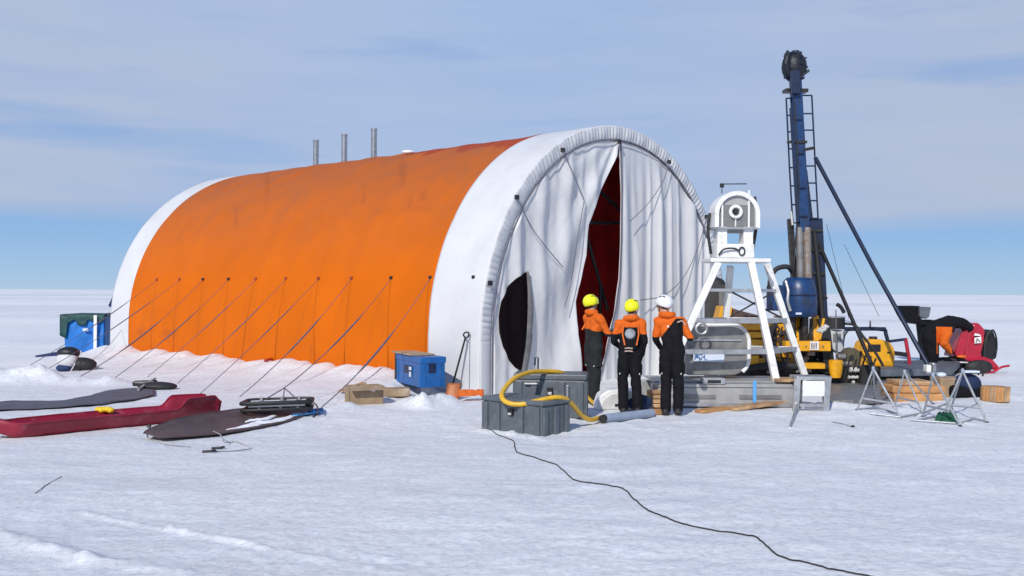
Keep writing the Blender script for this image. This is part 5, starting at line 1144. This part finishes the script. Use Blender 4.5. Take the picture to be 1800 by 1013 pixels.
# bending person, drawn directly in the snow plane behind the machine
def bend():
    foot = gp(1640, 658); r = thing('person', foot, 'person in orange and black bending far over the red snowmobile', 'person')
    o = Vector(foot); mb = MB(); by = foot.y
    def B(x, y, dy=0.0): return A(x, y, by + dy) - o
    hipc = B(1632, 588); 
    for dy in (-.12, .14):
        chain(mb, [(B(1633, 592, dy), .19), (B(1637, 620, dy * 1.2), .15), (B(1640, 647, dy * 1.4), .115)])
        chain(mb, [(B(1668, 576, dy), .14), (B(1661, 588, dy * 1.5 - .05), .135), (B(1659, 603, dy * 1.7 - .05), .11), (B(1671, 618, dy * 1.5), .065)])
        hand(mb, B(1673, 620, dy * 1.5), (.8, 0, -.5), (0, .2, -1), 1 if dy > 0 else -1, .9)
        chain(mb, [(B(1634, 586, dy * .6), .19), (B(1648, 574, dy * .7), .17), (B(1668, 566, dy * .8), .15), (B(1690, 568, dy * .8 + .1), .13), (B(1704, 576, dy * .6 + .25), .10)])
    chain(mb, [(B(1704, 576, .25), .09), (B(1709, 584, .45), .06)])
    hd = B(1712, 590, .55); Hm = Matrix.Rotation(R(-90), 3, 'Z') @ Matrix.Rotation(R(-55), 3, 'X'); head_geo(mb, hd, Hm)
    s0 = B(1664, 590)
    def mf(c):
        if (c - hd).length < .14: return 0
        w = c + o; px, py = PX(w)
        if 1646 < px < 1674 and 574 < py < 622 and c.z < B(1660, 574).z: return 1
        return 2
    F = lambda x, y, z: o + Vector((x, y, z))
    remesh(mb, .011, ['skin', 'jacket', 'suit', 'suit'], mf, 'body', r, F)
    for dy in (-.12, .14):
        a = B(1641, 650, dy * 1.5); b = MB(); chain(b, [(a, .07), (a - Vector((0, 0, .06)), .062)]); chain(b, [(a + Vector((-.04, 0, -.07)), .055), (a + Vector((.15, 0, -.075)), .05)])
        b.build('boot', 'rubber', r, smooth=True)
    helmet(r, F, hd, Hm, 'rubber', False)
bend()
# cargo sled behind
t = thing('cargo_sled', gp(1610, 640), 'black equipment pile with a grey box riding behind the bending person', 'cargo')
CY = gp(1610, 640).y
def K(x, y, dy=0.0): return A(x, y, CY + dy)
mb = MB(); mb.prism([K(x, y) for x, y in ((1583, 538), (1618, 538), (1618, 560), (1632, 566), (1632, 572), (1612, 570), (1598, 566), (1590, 552))], (0, .6, 0)); mb.build('black_cover', 'suit', t, bevel=.03)
mb = MB(); mb.prism([K(x, y, -.1) for x, y in ((1617, 539), (1637, 540), (1634, 557), (1628, 561), (1617, 557))], (0, .5, 0)); mb.build('grey_box', 'deck', t, bevel=.02)
mb = MB(); mb.prism([K(x, y, .1) for x, y in ((1622, 566), (1640, 562), (1652, 570), (1652, 636), (1630, 636))], (0, .5, 0)); mb.build('load', 'suit', t, bevel=.04)
for dy in (0, .5): MB().tube([K(1622, 642, dy), K(1655, 642, dy), K(1664, 638, dy)], .03, 8).build('runner', 'alu_dk', t, smooth=True)
# ---------------------------------------------------------------- trestles, boards, bags
def trestle(apx, legs, lab, bars=(), plate=None):
    t = thing('trestle', gp(*legs[0]).lerp(gp(*legs[1]), .5), lab, 'trestle', 'folding metal trestles')
    g0 = gp(*legs[0]); g1 = gp(*legs[1]); ym = (g0.y + g1.y) / 2; ap = A(*apx, ym + .1)
    for g in legs: MB().tube([ap, gp(*g)], .0155, 8).build('leg', 'steel_dull', t, smooth=True); MB().ell(gp(*g), .03, .03, .02).build('foot_cap', 'rubber', t, smooth=True)
    MB().ell(ap, .024, .024, .04).build('hinge', 'duct', t, smooth=True)
    MB().tube([ap.lerp(g0, .72), ap.lerp(g1, .72)], .016, 8).build('crossbar', 'steel_dull', t, smooth=True)
    for p, q in bars: MB().tube([gp(*p, .02), gp(*q, .02)], .014, 8).build('ground_bar', 'steel_dull', t, smooth=True)
    return t
trestle((1535, 648), [(1507, 729), (1583, 736), (1562, 705), (1538, 708)], 'leftmost of the metal trestles, in front of the dark ground sheet', [((1507, 730), (1545, 724)), ((1528, 735), (1583, 738)), ((1540, 724), (1580, 732))])
trestle((1590, 654), [(1572, 718), (1622, 728), (1640, 716)], 'middle metal trestle standing over the orange boards', [((1583, 738), (1625, 728)), ((1600, 744), (1690, 750))])
trestle((1640, 660), [(1622, 735), (1688, 752)], 'slanting pair of trestle legs between the middle and right trestles', [((1625, 728), (1664, 716))])
trestle((1692, 652), [(1656, 738), (1735, 745), (1672, 720), (1718, 712)], 'rightmost metal trestle, in front of the dark blue bag', [((1690, 748), (1712, 741)), ((1712, 741), (1735, 745)), ((1610, 744), (1652, 735))])
mb = MB(); rows = []
for k in range(9): mb.tube(smoothpts([gp(1645 + 3 * k, 744 + (k % 3), .03), gp(1652 + 3 * k, 740 + k % 2, .09), gp(1660 + 3 * k, 746 + (k % 3), .03)], 4), .018, 6)
tag(mb.build('green_net', 'netg', origin=gp(1662, 745), smooth=True), 'bundle of green cord at the foot of the right trestle', 'cord')
for i, (x0, x1, y, h, d, m, lb) in enumerate(((1570, 1676, 707, .15, .55, 'wood', 'bottom orange wooden board in the stack behind the trestles'), )):
    a, b = gp(x0, y), gp(x1, y); Fw = Fr((a.x, a.y, -.02), .01)
    W_ = b.x - a.x
    for k, (dz, x_0, x_1, z0, z1, mm, ll) in enumerate(((0, .02, W_ - .2, .02, .17, 'wood', 'lowest orange wooden board in the stack behind the trestles'), (0, .0, W_ - .15, .178, .30, 'wood', 'middle orange wooden board in the stack behind the trestles'), (0, .12, W_ - .35, .305, .38, 'wood2', 'topmost light wooden board in the stack behind the trestles'), (0, W_ - .28, W_ + .02, .0, .0, None, None))):
        if mm: m_ = MB(); m_.box(Fw, x_0, x_1, .02 * k, .6, z0, z1); tag(m_.build('wooden_board', mm, origin=Fw(x_0, 0, z0), bevel=.012), ll, 'board', 'wooden boards stacked behind the trestles')
Fw = Fr(gp(1664, 700), .05); mb = MB(); mb.box(Fw, -.12, .32, 0, .4, -.02, .36); tag(mb.build('carton', 'card', origin=Fw(0, 0, 0), bevel=.015), 'brown carton between the wooden boards and the dark blue bag', 'carton')
mb = MB(); mb.ell(Fw(-.02, .15, .40), .09, .07, .05); tag(mb.build('cloth_rag', 'label', origin=Fw(0, .15, .36), smooth=True), 'small pale rag lying on the brown carton', 'rag')
Fw = Fr(gp(1705, 702), .05); t = thing('duffel_bag', Fw(0, 0, 0), 'dark blue duffel bag on the snow behind the rightmost trestle', 'bag')
MB().ell(Fw(.05, .2, .24), .25, .22, .20).build('bag_body', 'bigbag', t, smooth=True); MB().box(Fw, -.30, .38, -.0, .3, -.02, .22).build('bag_base', 'suit', t, bevel=.07)
MB().tube(smoothpts([Fw(.16, .0, .42), Fw(.14, .0, .56), Fw(.20, .0, .64), Fw(.24, .0, .40)], 5), .018, 6).build('bag_handle', 'rubber', t, smooth=True); MB().box(Fw, -.12, .16, -.05, .1, .46, .50).build('bag_patch', 'label', t, bevel=.01)
Fw = Fr(gp(1738, 710), .03); t = thing('wood_bundle', Fw(0, 0, 0), 'small round bundle of cut timber on open snow at the far right', 'timber')
MB().tube([Fw(.20, .18, 0), Fw(.20, .18, .03), Fw(.20, .18, .24), Fw(.20, .18, .26)], [.21, .225, .225, .20], 20).build('bundle', 'wood', t, smooth=True)
for k in range(11):
    a = math.pi * (1.08 + .84 * k / 10); c = Fw(.20 + .225 * math.cos(a), .18 + .225 * math.sin(a), 0); MB().tube([c + Vector((0, 0, .01)), c + Vector((.01, 0, .26))], .022, 6).build('stick', random.choice(['wood', 'wood2', 'card']), t, smooth=True)
# ---------------------------------------------------------------- long cable across the foreground
cp = [(846, 753), (862, 760), (900, 775), (905, 788), (912, 797), (945, 807), (975, 817), (990, 830), (1012, 846), (1040, 853), (1075, 858), (1100, 866), (1115, 882), (1135, 900), (1165, 912), (1210, 926), (1255, 935), (1290, 940), (1325, 948), (1348, 965), (1370, 982), (1420, 994), (1480, 1007), (1560, 1022), (1640, 1040)]
sp_ = smoothpts([G(*c) for c in cp], 14); pts = [Vector((q.x, q.y, hz(q.x, q.y) + .007)) for q in sp_]
tag(MB().tube(pts, .0062, 8).build('cable', 'rubber', origin=pts[0], smooth=True), 'thin black cable winding over the snow towards the camera', 'cable')
mb = MB(); mb.tube([gp(62, 868, .004), gp(80, 855, .004), gp(108, 838, .004)], .004, 5); tag(mb.build('thread', 'rope', origin=gp(85, 855)), 'short thin dark thread lying on the foreground snow at left', 'thread')
for o in list(bpy.data.objects):
    if '_o' in o.keys(): del o['_o']
